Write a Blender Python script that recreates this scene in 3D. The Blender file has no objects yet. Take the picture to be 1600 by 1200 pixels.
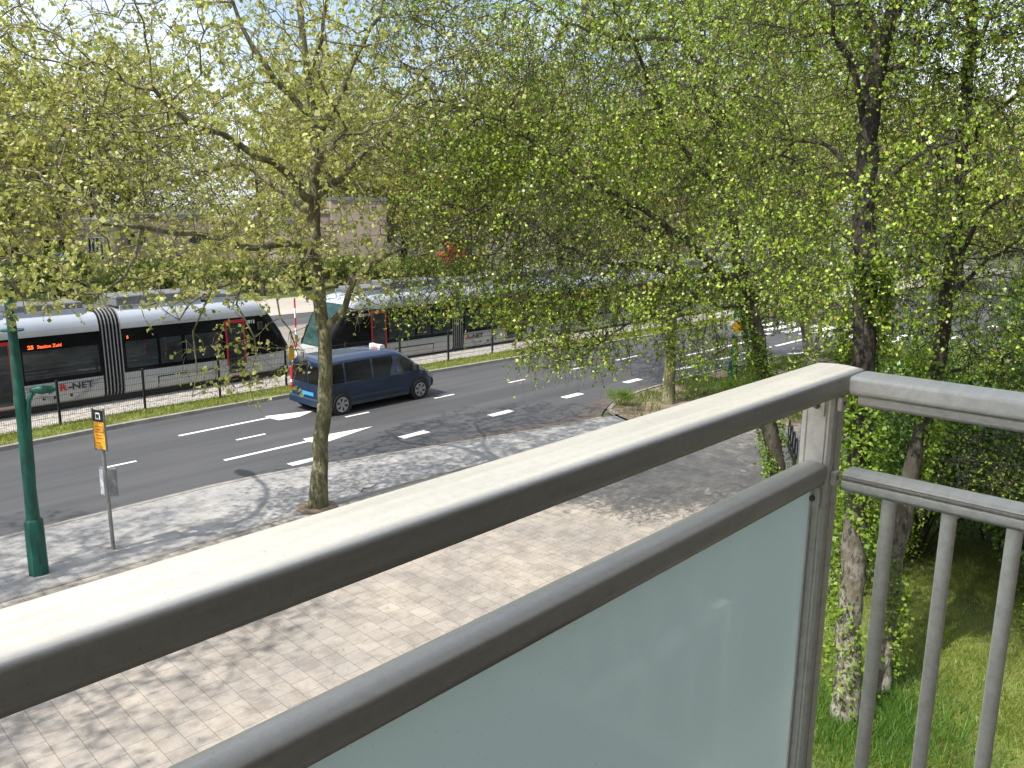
import bpy, bmesh, math, random
import numpy as np
from mathutils import Vector, Matrix

# ------------------------------------------------------------------ camera, world, sun
S = bpy.context.scene
COL = S.collection
R = math.radians
CAM_Z = 6.3
YAW, PITCH, ROLL, FPX = R(42.64), R(11.9236), R(0.632), 1334.8

cd = bpy.data.cameras.new('camera'); cam = bpy.data.objects.new('camera', cd); COL.objects.link(cam)
cd.sensor_width = 36.0; cd.lens = 36.0 * FPX / 1600.0; cd.clip_start = 0.05; cd.clip_end = 2000.0
fwd = Vector((math.cos(YAW) * math.cos(PITCH), math.sin(YAW) * math.cos(PITCH), -math.sin(PITCH)))
right0 = Vector((math.sin(YAW), -math.cos(YAW), 0.0))
up0 = right0.cross(fwd)
rt = right0 * math.cos(ROLL) + up0 * math.sin(ROLL)
up = up0 * math.cos(ROLL) - right0 * math.sin(ROLL)
cam.matrix_world = Matrix(((rt.x, up.x, -fwd.x, 0), (rt.y, up.y, -fwd.y, 0), (rt.z, up.z, -fwd.z, CAM_Z), (0, 0, 0, 1)))
S.camera = cam

# sun stands towards (-X, +Y, +Z): a 1 m pole throws its shadow 0.80 m to +X and 0.06 m to -Y
SX, SY = 0.80, -0.06
to_sun = Vector((-SX, -SY, 1.0)).normalized()
sun_el = math.asin(to_sun.z); sun_az = math.atan2(to_sun.x, to_sun.y)
w = bpy.data.worlds.new('World'); S.world = w; w.use_nodes = True
nt = w.node_tree; nt.nodes.clear()
sky = nt.nodes.new('ShaderNodeTexSky'); sky.sky_type = 'NISHITA'; sky.sun_disc = False
sky.sun_elevation = sun_el; sky.sun_rotation = sun_az; sky.dust_density = 2.0
tc = nt.nodes.new('ShaderNodeTexCoord'); mp = nt.nodes.new('ShaderNodeMapping'); mp.inputs['Scale'].default_value = (1.4, 1.4, 4.0)
ns = nt.nodes.new('ShaderNodeTexNoise'); ns.inputs['Scale'].default_value = 1.7; ns.inputs['Detail'].default_value = 7
rp = nt.nodes.new('ShaderNodeValToRGB'); rp.color_ramp.elements[0].position = 0.40; rp.color_ramp.elements[1].position = 0.66
rp.color_ramp.elements[0].color = (0.12, 0.12, 0.12, 1)
mx = nt.nodes.new('ShaderNodeMix'); mx.data_type = 'RGBA'; mx.inputs[7].default_value = (8.6, 9.2, 10.2, 1)
bg = nt.nodes.new('ShaderNodeBackground'); bg.inputs['Strength'].default_value = 0.135
wo = nt.nodes.new('ShaderNodeOutputWorld')
L = nt.links.new
L(tc.outputs['Generated'], mp.inputs['Vector']); L(mp.outputs['Vector'], ns.inputs['Vector']); L(ns.outputs['Fac'], rp.inputs['Fac'])
L(rp.outputs['Color'], mx.inputs[0]); L(sky.outputs['Color'], mx.inputs[6]); L(mx.outputs[2], bg.inputs['Color']); L(bg.outputs['Background'], wo.inputs['Surface'])

sl = bpy.data.lights.new('sun', 'SUN'); sl.energy = 4.2; sl.angle = R(0.53); sl.color = (1.0, 0.95, 0.86)
so = bpy.data.objects.new('sun', sl); COL.objects.link(so); so.rotation_euler = to_sun.to_track_quat('Z', 'Y').to_euler(); so.location = (0, 0, 40)
S.view_settings.view_transform = 'Standard'; S.view_settings.look = 'None'; S.view_settings.gamma = 1.0
S.view_settings.exposure = 0.60
S.cycles.max_bounces = 8; S.cycles.diffuse_bounces = 3; S.cycles.transparent_max_bounces = 8
S.cycles.use_denoising = True

# ------------------------------------------------------------------ helpers: materials
def newmat(name):
    m = bpy.data.materials.new(name); m.use_nodes = True
    return m, m.node_tree, m.node_tree.nodes['Principled BSDF']
def ramp(nt, stops, fac):
    r = nt.nodes.new('ShaderNodeValToRGB'); e = r.color_ramp.elements
    while len(e) < len(stops): e.new(0.5)
    for i, (p, c) in enumerate(stops): e[i].position = p; e[i].color = (*c, 1)
    nt.links.new(fac, r.inputs['Fac']); return r.outputs['Color']
def noise(nt, scale, detail=4, rough=0.6, coord='Object', stretch=None):
    t = nt.nodes.new('ShaderNodeTexCoord'); n = nt.nodes.new('ShaderNodeTexNoise')
    n.inputs['Scale'].default_value = scale; n.inputs['Detail'].default_value = detail; n.inputs['Roughness'].default_value = rough
    v = t.outputs[coord]
    if stretch:
        mpp = nt.nodes.new('ShaderNodeMapping'); mpp.inputs['Scale'].default_value = stretch; nt.links.new(v, mpp.inputs['Vector']); v = mpp.outputs['Vector']
    nt.links.new(v, n.inputs['Vector']); return n.outputs['Fac']
def bump(nt, h, bsdf, strength=0.3, dist=0.01):
    b = nt.nodes.new('ShaderNodeBump'); b.inputs['Strength'].default_value = strength; b.inputs['Distance'].default_value = dist
    nt.links.new(h, b.inputs['Height']); nt.links.new(b.outputs['Normal'], bsdf.inputs['Normal'])
def mixc(nt, fac, a, b, mode='MIX'):
    m = nt.nodes.new('ShaderNodeMix'); m.data_type = 'RGBA'; m.blend_type = mode
    for i, v in ((0, fac), (6, a), (7, b)):
        if isinstance(v, (int, float)): m.inputs[i].default_value = v
        elif isinstance(v, tuple): m.inputs[i].default_value = (*v, 1)
        else: nt.links.new(v, m.inputs[i])
    return m.outputs[2]
def mat(name, c, rough=0.6, metal=0.0, var=0.12, scale=6.0, bmp=0.0, spec=0.5, coat=0.0, coord='Object', stretch=None):
    m, nt, b = newmat(name)
    f = noise(nt, scale, 5, 0.6, coord, stretch)
    lo = tuple(max(0, x * (1 - var)) for x in c); hi = tuple(min(1, x * (1 + var)) for x in c)
    nt.links.new(ramp(nt, [(0.3, lo), (0.7, hi)], f), b.inputs['Base Color'])
    b.inputs['Roughness'].default_value = rough; b.inputs['Metallic'].default_value = metal
    b.inputs['Specular IOR Level'].default_value = spec; b.inputs['Coat Weight'].default_value = coat
    if bmp: bump(nt, noise(nt, scale * 6, 4), b, bmp)
    return m
def emis(name, c, s):
    m, nt, b = newmat(name); b.inputs['Base Color'].default_value = (*c, 1)
    b.inputs['Emission Color'].default_value = (*c, 1); b.inputs['Emission Strength'].default_value = s
    nt.links.new(ramp(nt, [(0, c), (1, tuple(x * .9 for x in c))], noise(nt, 3)), b.inputs['Base Color']); return m

def leafmat(name, stops, trans=0.4, tcol=None, gloss=0.28):
    m, nt, b = newmat(name)
    g = nt.nodes.new('ShaderNodeNewGeometry')
    c = ramp(nt, stops, g.outputs['Random Per Island'])
    nt.links.new(c, b.inputs['Base Color']); b.inputs['Roughness'].default_value = 0.42; b.inputs['Specular IOR Level'].default_value = gloss
    t = nt.nodes.new('ShaderNodeBsdfTranslucent')
    nt.links.new(mixc(nt, 1.0, c, tcol or (1.0, 1.0, 0.45), 'MULTIPLY'), t.inputs['Color'])
    mxs = nt.nodes.new('ShaderNodeMixShader'); mxs.inputs[0].default_value = trans
    nt.links.new(b.outputs[0], mxs.inputs[1]); nt.links.new(t.outputs[0], mxs.inputs[2])
    nt.links.new(mxs.outputs[0], nt.nodes['Material Output'].inputs['Surface']); return m

# ------------------------------------------------------------------ helpers: meshes
class MB:
    def __init__(s): s.v = []; s.f = []; s.m = []; s.sm = []
    def add(s, vs, fs, mi=0, smooth=False):
        o = len(s.v); s.v += [tuple(p) for p in vs]
        for f in fs: s.f.append(tuple(i + o for i in f)); s.m.append(mi); s.sm.append(smooth)
    def box(s, a, b, mi=0):
        x0, y0, z0 = (min(p, q) for p, q in zip(a, b)); x1, y1, z1 = (max(p, q) for p, q in zip(a, b))
        s.add([(x0, y0, z0), (x1, y0, z0), (x1, y1, z0), (x0, y1, z0), (x0, y0, z1), (x1, y0, z1), (x1, y1, z1), (x0, y1, z1)],
              [(0, 3, 2, 1), (4, 5, 6, 7), (0, 1, 5, 4), (1, 2, 6, 5), (2, 3, 7, 6), (3, 0, 4, 7)], mi)
    def tube(s, pts, rad, n=10, mi=0, caps=True, smooth=True):
        P = [Vector(p) for p in pts]; rr = rad if isinstance(rad, (list, tuple)) else [rad] * len(P)
        ref = None; rings = []
        for i, p in enumerate(P):
            d = (P[min(i + 1, len(P) - 1)] - P[max(i - 1, 0)]).normalized()
            if ref is None:
                ref = d.cross(Vector((0, 0, 1)) if abs(d.z) < .9 else Vector((1, 0, 0))).normalized()
            else:
                ref = (ref - d * ref.dot(d)).normalized()
            q = d.cross(ref)
            rings.append([p + (ref * math.cos(2 * math.pi * k / n) + q * math.sin(2 * math.pi * k / n)) * rr[i] for k in range(n)])
        vs = [v for r_ in rings for v in r_]; fs = []
        for i in range(len(P) - 1):
            for k in range(n):
                fs.append((i * n + k, i * n + (k + 1) % n, (i + 1) * n + (k + 1) % n, (i + 1) * n + k))
        s.add(vs, fs, mi, smooth)
        if caps:
            s.add(rings[0], [tuple(range(n))[::-1]], mi); s.add(rings[-1], [tuple(range(n))], mi)
    def prism(s, poly, axis, a, b, mi=0, smooth=False):
        """polygon in the plane across `axis`, extruded a..b"""
        def P(u, v, t):
            return (t, u, v) if axis == 'x' else (u, t, v) if axis == 'y' else (u, v, t)
        n = len(poly); vs = [P(u, v, a) for u, v in poly] + [P(u, v, b) for u, v in poly]
        s.add(vs, [tuple(range(n))[::-1], tuple(range(n, 2 * n))], mi)
        s.add(vs, [(i, (i + 1) % n, n + (i + 1) % n, n + i) for i in range(n)], mi, smooth)
    def grid(s, rows, mi=0, smooth=True, mfun=None):
        nr, nc = len(rows), len(rows[0]); o = len(s.v); s.v += [tuple(p) for r_ in rows for p in r_]
        for i in range(nr - 1):
            for j in range(nc - 1):
                s.f.append((o + i * nc + j, o + i * nc + j + 1, o + (i + 1) * nc + j + 1, o + (i + 1) * nc + j))
                s.m.append(mfun(i, j) if mfun else mi); s.sm.append(smooth)
    def sphere(s, c, r, mi=0, n=10, sz=1.0):
        rows = []
        for i in range(n // 2 + 1):
            a = math.pi * i / (n // 2); rows.append([(c[0] + r * math.sin(a) * math.cos(2 * math.pi * k / n), c[1] + r * math.sin(a) * math.sin(2 * math.pi * k / n), c[2] - r * sz * math.cos(a)) for k in range(n + 1)])
        s.grid(rows, mi)
    def disc(s, c, r, axis, t, mi=0, n=20, r2=0):
        poly = [(r * math.cos(2 * math.pi * k / n), r * math.sin(2 * math.pi * k / n)) for k in range(n)]
        o = {'x': (c[1], c[2]), 'y': (c[0], c[2]), 'z': (c[0], c[1])}[axis]; b = {'x': c[0], 'y': c[1], 'z': c[2]}[axis]
        s.prism([(o[0] + u, o[1] + v) for u, v in poly], axis, b - t / 2, b + t / 2, mi, True)
    def build(s, name, mats, parent=None, bevel=0, seg=2, weld=False):
        me = bpy.data.meshes.new(name); me.from_pydata(s.v, [], s.f)
        for m in (mats if isinstance(mats, (list, tuple)) else [mats]): me.materials.append(m)
        me.polygons.foreach_set('material_index', s.m); me.polygons.foreach_set('use_smooth', s.sm)
        bm = bmesh.new(); bm.from_mesh(me)
        if weld: bmesh.ops.remove_doubles(bm, verts=bm.verts, dist=0.0005)
        bmesh.ops.recalc_face_normals(bm, faces=bm.faces); bm.to_mesh(me); bm.free(); me.update()
        o = bpy.data.objects.new(name, me); COL.objects.link(o)
        if parent: o.parent = parent
        if bevel:
            bmod = o.modifiers.new('bevel', 'BEVEL'); bmod.width = bevel; bmod.segments = seg; bmod.limit_method = 'ANGLE'; bmod.angle_limit = R(40)
            bmod.harden_normals = False
        return o
def tag(o, label=None, cat=None, group=None, kind=None):
    if label: o['label'] = label
    if cat: o['category'] = cat
    if group: o['group'] = group
    if kind: o['kind'] = kind
    return o
def empty(name, loc=(0, 0, 0), rz=0.0):
    o = bpy.data.objects.new(name, None); COL.objects.link(o); o.location = loc; o.rotation_euler = (0, 0, rz); o.empty_display_size = .2; return o
def kids(o): return [c for c in bpy.data.objects if c.parent == o]
def copy_tree(o, parent=None):
    c = o.copy(); COL.objects.link(c); c.parent = parent
    for ch in kids(o): copy_tree(ch, c)
    return c
def npmesh(name, V, F, mats, parent=None, mi=None, smooth=False):
    """fast mesh from numpy arrays; F is (n,3) or (n,4)"""
    me = bpy.data.meshes.new(name); k = F.shape[1]
    me.vertices.add(len(V)); me.vertices.foreach_set('co', np.ascontiguousarray(V, dtype=np.float32).ravel())
    me.loops.add(F.size); me.loops.foreach_set('vertex_index', np.ascontiguousarray(F, dtype=np.int32).ravel())
    me.polygons.add(len(F)); me.polygons.foreach_set('loop_start', np.arange(0, F.size, k, dtype=np.int32))
    if smooth: me.polygons.foreach_set('use_smooth', np.ones(len(F), dtype=bool))
    for m in mats: me.materials.append(m)
    if mi is not None: me.polygons.foreach_set('material_index', mi.astype(np.int32))
    me.update(calc_edges=True); me.validate()
    o = bpy.data.objects.new(name, me); COL.objects.link(o)
    if parent: o.parent = parent
    return o
def text(name, s, size, loc, face='-y', m=None, parent=None, ext=0.002, bold=0.0, tilt=0.0, sx=1.0, align='LEFT'):
    c = bpy.data.curves.new(name, 'FONT'); c.body = s; c.size = size; c.extrude = ext; c.offset = bold; c.align_x = align
    tmp = bpy.data.objects.new(name, c); COL.objects.link(tmp); dg = bpy.context.evaluated_depsgraph_get(); dg.update()
    me = bpy.data.meshes.new_from_object(tmp.evaluated_get(dg)); bpy.data.objects.remove(tmp); me.name = name
    me.materials.clear(); me.materials.append(m); o = bpy.data.objects.new(name, me); COL.objects.link(o); o.location = loc
    rz = {'-y': 0, '+y': math.pi, '+x': math.pi / 2, '-x': -math.pi / 2}[face]
    o.rotation_euler = (math.pi / 2 + tilt, 0, rz); o.scale = (sx, 1, 1)
    if parent: o.parent = parent
    return o
def lerp_table(t, x):
    for (a, u), (b, v) in zip(t, t[1:]):
        if x <= b: return u + (v - u) * (x - a) / (b - a) if x > a else u
    return t[-1][1]

# ------------------------------------------------------------------ materials
def asphalt_mat():
    m, nt, b = newmat('asphalt')
    f1 = noise(nt, 0.35, 5, 0.6, 'Object', (0.35, 1.3, 1)); f2 = noise(nt, 140, 3, 0.7)
    c1 = ramp(nt, [(0.3, (0.054, 0.055, 0.059)), (0.7, (0.080, 0.080, 0.083))], f1)
    c2 = ramp(nt, [(0.3, (0.72, 0.72, 0.72)), (0.7, (1.25, 1.25, 1.25))], f2)
    c3 = ramp(nt, [(0.42, (0.84, 0.84, 0.85)), (0.60, (1.10, 1.10, 1.09))], noise(nt, 1.0, 4, 0.6, 'Object', (0.05, 0.9, 1)))
    cc = mixc(nt, 1.0, mixc(nt, 1.0, c1, c2, 'MULTIPLY'), c3, 'MULTIPLY')
    nt.links.new(cc, b.inputs['Base Color']); b.inputs['Roughness'].default_value = 0.85
    bump(nt, f2, b, 0.4, 0.004); return m
def paving_mat(name, c_lo, c_hi, joint, rot=0.0, dirt=(0.30, 0.22, 0.15), size=0.30, dirt_amt=0.5):
    m, nt, b = newmat(name)
    t = nt.nodes.new('ShaderNodeTexCoord'); mpp = nt.nodes.new('ShaderNodeMapping'); mpp.inputs['Rotation'].default_value = (0, 0, rot)
    nt.links.new(t.outputs['Object'], mpp.inputs['Vector'])
    br = nt.nodes.new('ShaderNodeTexBrick'); nt.links.new(mpp.outputs['Vector'], br.inputs['Vector'])
    br.inputs['Scale'].default_value = 1.0; br.inputs['Brick Width'].default_value = size; br.inputs['Row Height'].default_value = size
    br.inputs['Mortar Size'].default_value = 0.0045; br.inputs['Mortar Smooth'].default_value = 0.3; br.inputs['Bias'].default_value = 0.0
    br.inputs['Color1'].default_value = (*c_lo, 1); br.inputs['Color2'].default_value = (*c_hi, 1); br.inputs['Mortar'].default_value = (*joint, 1)
    n1 = noise(nt, 0.7, 6, 0.65); n2 = noise(nt, 60, 4, 0.7); n3 = noise(nt, 5.0, 5, 0.7)
    c = mixc(nt, 1.0, br.outputs['Color'], ramp(nt, [(0.32, (0.74, 0.75, 0.78)), (0.68, (1.12, 1.09, 1.04))], n1), 'MULTIPLY')
    c = mixc(nt, 1.0, c, ramp(nt, [(0.2, (0.80, 0.80, 0.80)), (0.8, (1.15, 1.15, 1.15))], n2), 'MULTIPLY')
    # drifts of blown catkins and dirt lying in patches on the slabs
    c = mixc(nt, 1.0, c, ramp(nt, [(0.42, (0.80, 0.79, 0.78)), (0.55, (1.04, 1.04, 1.04))], noise(nt, 2.3, 8, 0.8)), 'MULTIPLY')
    d = ramp(nt, [(0.56, (0, 0, 0)), (0.78, (dirt_amt,) * 3)], n3)
    c = mixc(nt, d, c, dirt)
    nt.links.new(c, b.inputs['Base Color']); b.inputs['Roughness'].default_value = 0.9
    bump(nt, br.outputs['Fac'], b, -0.35, 0.006); return m
M = {}
M['asphalt'] = asphalt_mat()
M['pave'] = paving_mat('beige_slabs', (0.335, 0.306, 0.272), (0.385, 0.35, 0.31), (0.16, 0.135, 0.115), rot=math.pi / 2 + 0.05, dirt_amt=0.30)
M['pave_grey'] = paving_mat('grey_slabs', (0.33, 0.325, 0.32), (0.375, 0.37, 0.365), (0.21, 0.20, 0.19), rot=0.0, dirt_amt=0.15)
M['kerb'] = mat('kerb_concrete', (0.25, 0.235, 0.21), 0.9, var=0.25, scale=3, bmp=0.3)
M['soil'] = mat('soil', (0.19, 0.145, 0.10), 0.95, var=0.4, scale=2.5, bmp=0.5)
M['far_ground'] = mat('far_ground', (0.13, 0.14, 0.08), 0.95, var=0.25, scale=0.15)
M['waste_ground'] = mat('waste_ground', (0.20, 0.18, 0.15), 0.95, var=0.3, scale=0.8)
M['concrete_light'] = mat('pale_concrete', (0.36, 0.33, 0.285), 0.9, var=0.12, scale=0.4)
M['brick_road'] = mat('brick_road', (0.25, 0.19, 0.16), 0.9, var=0.2, scale=0.6)
M['ballast'] = mat('ballast', (0.36, 0.335, 0.30), 0.95, var=0.6, scale=9, bmp=0.8)
M['turf'] = mat('turf', (0.12, 0.145, 0.035), 0.95, var=0.5, scale=1.2, bmp=0.3)
def paint_mat():
    m, nt, b = newmat('road_paint')
    f = noise(nt, 22, 6, 0.75)
    nt.links.new(ramp(nt, [(0.30, (0.30, 0.29, 0.28)), (0.42, (0.74, 0.73, 0.70)), (0.8, (0.82, 0.81, 0.78))], f), b.inputs['Base Color']); b.inputs['Roughness'].default_value = 0.7
    return m
M['paint'] = paint_mat()
def rail_mat(name, c, c2):
    m, nt, b = newmat(name)
    f = noise(nt, 5, 6, 0.7); g = noise(nt, 90, 4, 0.7); h = noise(nt, 14, 5, 0.7, 'Object', (0.3, 1, 1))
    a = ramp(nt, [(0.35, c2), (0.65, c)], f)
    a = mixc(nt, 1.0, a, ramp(nt, [(0.25, (0.90, 0.90, 0.89)), (0.6, (1.04, 1.04, 1.04))], g), 'MULTIPLY')
    a = mixc(nt, ramp(nt, [(0.60, (0, 0, 0)), (0.80, (0.40,) * 3)], h), a, (0.27, 0.25, 0.20))
    sp_ = noise(nt, 260, 2, 0.5); a = mixc(nt, ramp(nt, [(0.70, (0, 0, 0)), (0.76, (0.55,) * 3)], sp_), a, (0.16, 0.14, 0.11))
    st = noise(nt, 1.0, 5, 0.6, 'Object', (2.2, 45, 45)); a = mixc(nt, 1.0, a, ramp(nt, [(0.35, (0.88, 0.875, 0.86)), (0.6, (1.03, 1.03, 1.03))], st), 'MULTIPLY')
    nt.links.new(a, b.inputs['Base Color']); b.inputs['Roughness'].default_value = 0.36; b.inputs['Specular IOR Level'].default_value = 0.6; b.inputs['Coat Weight'].default_value = 0.25; b.inputs['Coat Roughness'].default_value = 0.3
    bump(nt, g, b, 0.06, 0.002); return m
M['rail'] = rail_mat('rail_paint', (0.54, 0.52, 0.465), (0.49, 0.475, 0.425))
M['rail_lit'] = rail_mat('rail_paint_lit', (0.76, 0.735, 0.65), (0.71, 0.69, 0.61))  # same paint, paler: light on side rails and post is put into the colour
M['rubber'] = mat('black_rubber', (0.02, 0.02, 0.02), 0.7)
M['bolt'] = mat('bolt_steel', (0.20, 0.19, 0.18), 0.45, metal=0.7)
def frosted():
    m, nt, b = newmat('frosted_glass')
    f = noise(nt, 1.6, 3, 0.5); g = noise(nt, 160, 2, 0.6)
    c = ramp(nt, [(0.3, (0.50, 0.57, 0.555)), (0.7, (0.56, 0.63, 0.61))], f)
    nt.links.new(c, b.inputs['Base Color']); b.inputs['Roughness'].default_value = 0.55; b.inputs['Specular IOR Level'].default_value = 0.3
    b.inputs['Coat Weight'].default_value = 1.0; b.inputs['Coat Roughness'].default_value = 0.015; b.inputs['Coat IOR'].default_value = 1.52
    sm = noise(nt, 9, 6, 0.75); nt.links.new(ramp(nt, [(.45, (.012,) * 3), (.75, (.16,) * 3)], sm), b.inputs['Coat Roughness'])
    sp_ = noise(nt, 190, 1, 0.4); cs = mixc(nt, ramp(nt, [(.735, (0, 0, 0)), (.76, (.7,) * 3)], sp_), c, (.08, .07, .05)); nt.links.new(cs, b.inputs['Base Color'])
    t = nt.nodes.new('ShaderNodeBsdfTranslucent'); t.inputs['Color'].default_value = (0.80, 0.89, 0.87, 1)
    ms = nt.nodes.new('ShaderNodeMixShader'); ms.inputs[0].default_value = 0.60
    nt.links.new(b.outputs[0], ms.inputs[1]); nt.links.new(t.outputs[0], ms.inputs[2]); nt.links.new(ms.outputs[0], nt.nodes['Material Output'].inputs['Surface'])
    return m
M['frosted'] = frosted()
M['green_paint'] = mat('green_lamp_paint', (0.006, 0.085, 0.062), 0.42, var=0.45, scale=9, spec=0.5, bmp=.15, stretch=(1, 1, .22))
M['lamp_glass'] = mat('lamp_glass', (0.5, 0.5, 0.45), 0.3)
M['galv'] = mat('galvanised_steel', (0.26, 0.26, 0.255), 0.5, metal=0.5, var=0.2, scale=9)
M['sign_yellow'] = mat('sign_yellow', (0.72, 0.36, 0.02), 0.45, var=0.05)
M['black'] = mat('matt_black', (0.015, 0.015, 0.016), 0.6)
M['white'] = mat('white_paint', (0.76, 0.76, 0.74), 0.4, var=0.04)
M['red'] = mat('red_paint', (0.42, 0.015, 0.02), 0.4, var=0.08)
M['fence_green'] = mat('dark_fence_coat', (0.016, 0.022, 0.020), 0.5)
M['tram_white'] = mat('tram_white', (0.36, 0.365, 0.365), 0.26, var=0.05, scale=0.8, coat=0.5)
M['tram_silver'] = mat('tram_silver', (0.37, 0.40, 0.45), 0.30, var=0.05, scale=0.8, coat=0.4)
def darkglass(name, c, r=0.04, sp=0.5):
    m, nt, b = newmat(name)
    nt.links.new(ramp(nt, [(0.3, tuple(x * .5 for x in c)), (0.7, tuple(x * 1.6 for x in c))], noise(nt, 1.3, 5, 0.7, 'Object', (1, 1, 2.5))), b.inputs['Base Color'])
    b.inputs['Roughness'].default_value = r; b.inputs['Specular IOR Level'].default_value = sp; return m
M['glass_black'] = darkglass('black_glass', (0.006, 0.006, 0.007), 0.12, .22)
M['glass_window'] = darkglass('tinted_window', (0.030, 0.034, 0.035), 0.03)
M['glass_green'] = darkglass('windscreen_glass', (0.015, 0.045, 0.040), 0.03)
M['roofbox'] = mat('roof_equipment', (0.13, 0.135, 0.14), 0.6, var=0.15)
M['grey_decal'] = mat('grey_decal', (0.26, 0.27, 0.28), 0.4)
M['led'] = emis('led_orange', (1.0, 0.13, 0.03), 1.1)
M['van_blue'] = mat('van_blue', (0.006, 0.020, 0.055), 0.28, var=0.10, scale=2, coat=0.5)
M['van_trim'] = mat('van_trim', (0.035, 0.045, 0.06), 0.6)
M['tyre'] = mat('tyre', (0.018, 0.018, 0.018), 0.85, bmp=0.2)
M['hubcap'] = mat('hubcap', (0.42, 0.43, 0.44), 0.35, metal=0.6, var=0.08)
M['taillight'] = mat('tail_light_red', (0.50, 0.01, 0.015), 0.2, coat=0.5)
M['plate_blue'] = mat('plate_blue', (0.05, 0.27, 0.52), 0.4, var=0.03)
M['wall_beige'] = mat('beige_wall', (0.44, 0.36, 0.29), 0.9, var=0.12, scale=1.5)
M['wall_brown'] = mat('brown_wall', (0.27, 0.22, 0.18), 0.9, var=0.15, scale=1.5)
M['facade'] = mat('facade_brick', (0.06, 0.045, 0.036), 0.9, var=0.2, scale=4)
M['plaster'] = mat('balcony_plaster', (0.09, 0.088, 0.084), 0.9, var=0.06)
M['orange'] = mat('orange_red_paint', (0.62, 0.11, 0.035), 0.5)
M['plate_sign'] = mat('blue_sign', (.02, .10, .42), .4)

# ------------------------------------------------------------------ ground, road, paving
def strip_sheet(name, xs, f0, f1, z, m, sub=1):
    b = MB(); rows = [[(x, f0(x) + (f1(x) - f0(x)) * k / sub, z) for k in range(sub + 1)] for x in xs]
    b.grid(rows, smooth=False); o = b.build(name, m); tag(o, kind='structure'); return o
def poly_sheet(name, poly, z, m):
    b = MB(); b.add([(x, y, z) for x, y in poly], [tuple(range(len(poly)))]); o = b.build(name, m); tag(o, kind='structure'); return o
def fr(a, b, n): return [a + (b - a) * i / n for i in range(n + 1)]
NEAR = [(-60, 17.32), (8.8, 17.32), (9.9, 17.22), (11.0, 17.02), (12.2, 16.72), (13.9, 16.33), (15.5, 15.93), (17.5, 15.42), (19.1, 15.05), (20.2, 14.95), (21.0, 15.45), (22.2, 15.98), (24.0, 16.3), (27.0, 16.4), (34.0, 16.1), (37.0, 15.2), (39.5, 13.0), (41, 9), (41.5, -40)]
FAR = [(-60, 23.6), (4, 23.5), (9.9, 23.86), (14.6, 23.85), (19, 23.7), (23.3, 23.5), (29.4, 23.26), (36, 22.95), (48, 22.4), (70, 21.6), (140, 19.0)]
nearf = lambda x: lerp_table(NEAR[:15], x)
farf = lambda x: lerp_table(FAR, x)
b = MB(); b.add([(-600, -600, -.06), (900, -600, -.06), (900, 900, -.06), (-600, 900, -.06)], [(0, 1, 2, 3)])
tag(b.build('ground', M['far_ground']), kind='structure')
road_poly = [p for p in NEAR] + [(56, -40), (56, 6), (58, 10), (62, 12), (140, 9.5)] + [(x, y) for x, y in FAR[::-1]]
poly_sheet('road', road_poly, 0.0, M['asphalt'])
# pavement towards the building: beige slabs, then grey slabs beside the road
pv = MB(); pv.add([(x, y, .05) for x, y in [(-60, -4), (8.6, -4), (8.6, 4.9), (12, 5.4), (24, 6.2), (24.6, 9.5), (19.6, 12.6), (18.6, 13.2), (13.0, 14.28), (8, 14.35), (-60, 14.4)]], [tuple(range(11))])
tag(pv.build('pavement', M['pave']), kind='structure')
near_pts = [p for p in NEAR if p[0] <= 20.2]
pg = [(-60, 14.4), (8, 14.35), (13, 14.28), (18.6, 13.2), (19.6, 12.6), (20.6, 14.7)] + [(x, y - .14) for x, y in near_pts[::-1]]
poly_sheet('pavement_strip', pg, .054, M['pave_grey'])
kb = MB(); pts = near_pts
for (xa, ya), (xb, yb) in zip(pts, pts[1:]):
    kb.add([(xa, ya - .14, 0.0), (xb, yb - .14, 0.0), (xb, yb, 0.0), (xa, ya, 0.0), (xa, ya - .14, .062), (xb, yb - .14, .062), (xb, yb - .005, .062), (xa, ya - .005, .062)],
           [(4, 5, 6, 7), (3, 2, 6, 7), (0, 1, 5, 4)])
tag(kb.build('kerb_near', M['kerb']), kind='structure')
gut = MB()
for (xa, ya), (xb, yb) in zip([(-20, 14.42), (8, 14.37), (13, 14.30), (18.6, 13.22)], [(8, 14.37), (13, 14.30), (18.6, 13.22), (18.7, 13.2)]):
    gut.add([(xa, ya - .05, .058), (xb, yb - .05, .058), (xb, yb + .05, .058), (xa, ya + .05, .058)], [(0, 1, 2, 3)])
tag(gut.build('kerb_line_between_pavings', M['kerb']), kind='structure')
# earth verge under the street trees on the right, its kerb
vg = [(19.8, 12.4), (24.8, 9.3), (41, 4), (40.6, 9), (39.0, 13.0), (36.6, 15.0), (33.9, 15.9), (27.0, 16.2), (24.0, 16.1), (22.2, 15.78), (21.1, 15.2), (20.65, 14.6)]
poly_sheet('verge', vg, .056, M['soil'])
kv = MB(); kp = [(20.65, 14.75), (21.05, 15.35), (22.2, 15.88), (24.0, 16.2), (27.0, 16.3), (33.9, 16.0), (36.8, 15.1), (39.2, 13.0), (40.8, 9), (41.2, 4)]
for (xa, ya), (xb, yb) in zip(kp, kp[1:]):
    d = Vector((xb - xa, yb - ya, 0)).normalized(); n = Vector((d.y, -d.x, 0)) * .12
    kv.add([(xa, ya, 0), (xb, yb, 0), (xb, yb, .085), (xa, ya, .085), (xa + n.x, ya + n.y, .085), (xb + n.x, yb + n.y, .085)], [(0, 1, 2, 3), (3, 2, 5, 4)])
tag(kv.build('kerb_verge', M['kerb']), kind='structure')
# lawn beside the building
lawn_poly = [(8.6, -14), (60, -14), (60, 3.4), (41, 3.9), (24.7, 9.2), (24.1, 6.1), (12, 5.3), (8.7, 4.8)]
poly_sheet('lawn', lawn_poly, .052, M['turf'])
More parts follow.
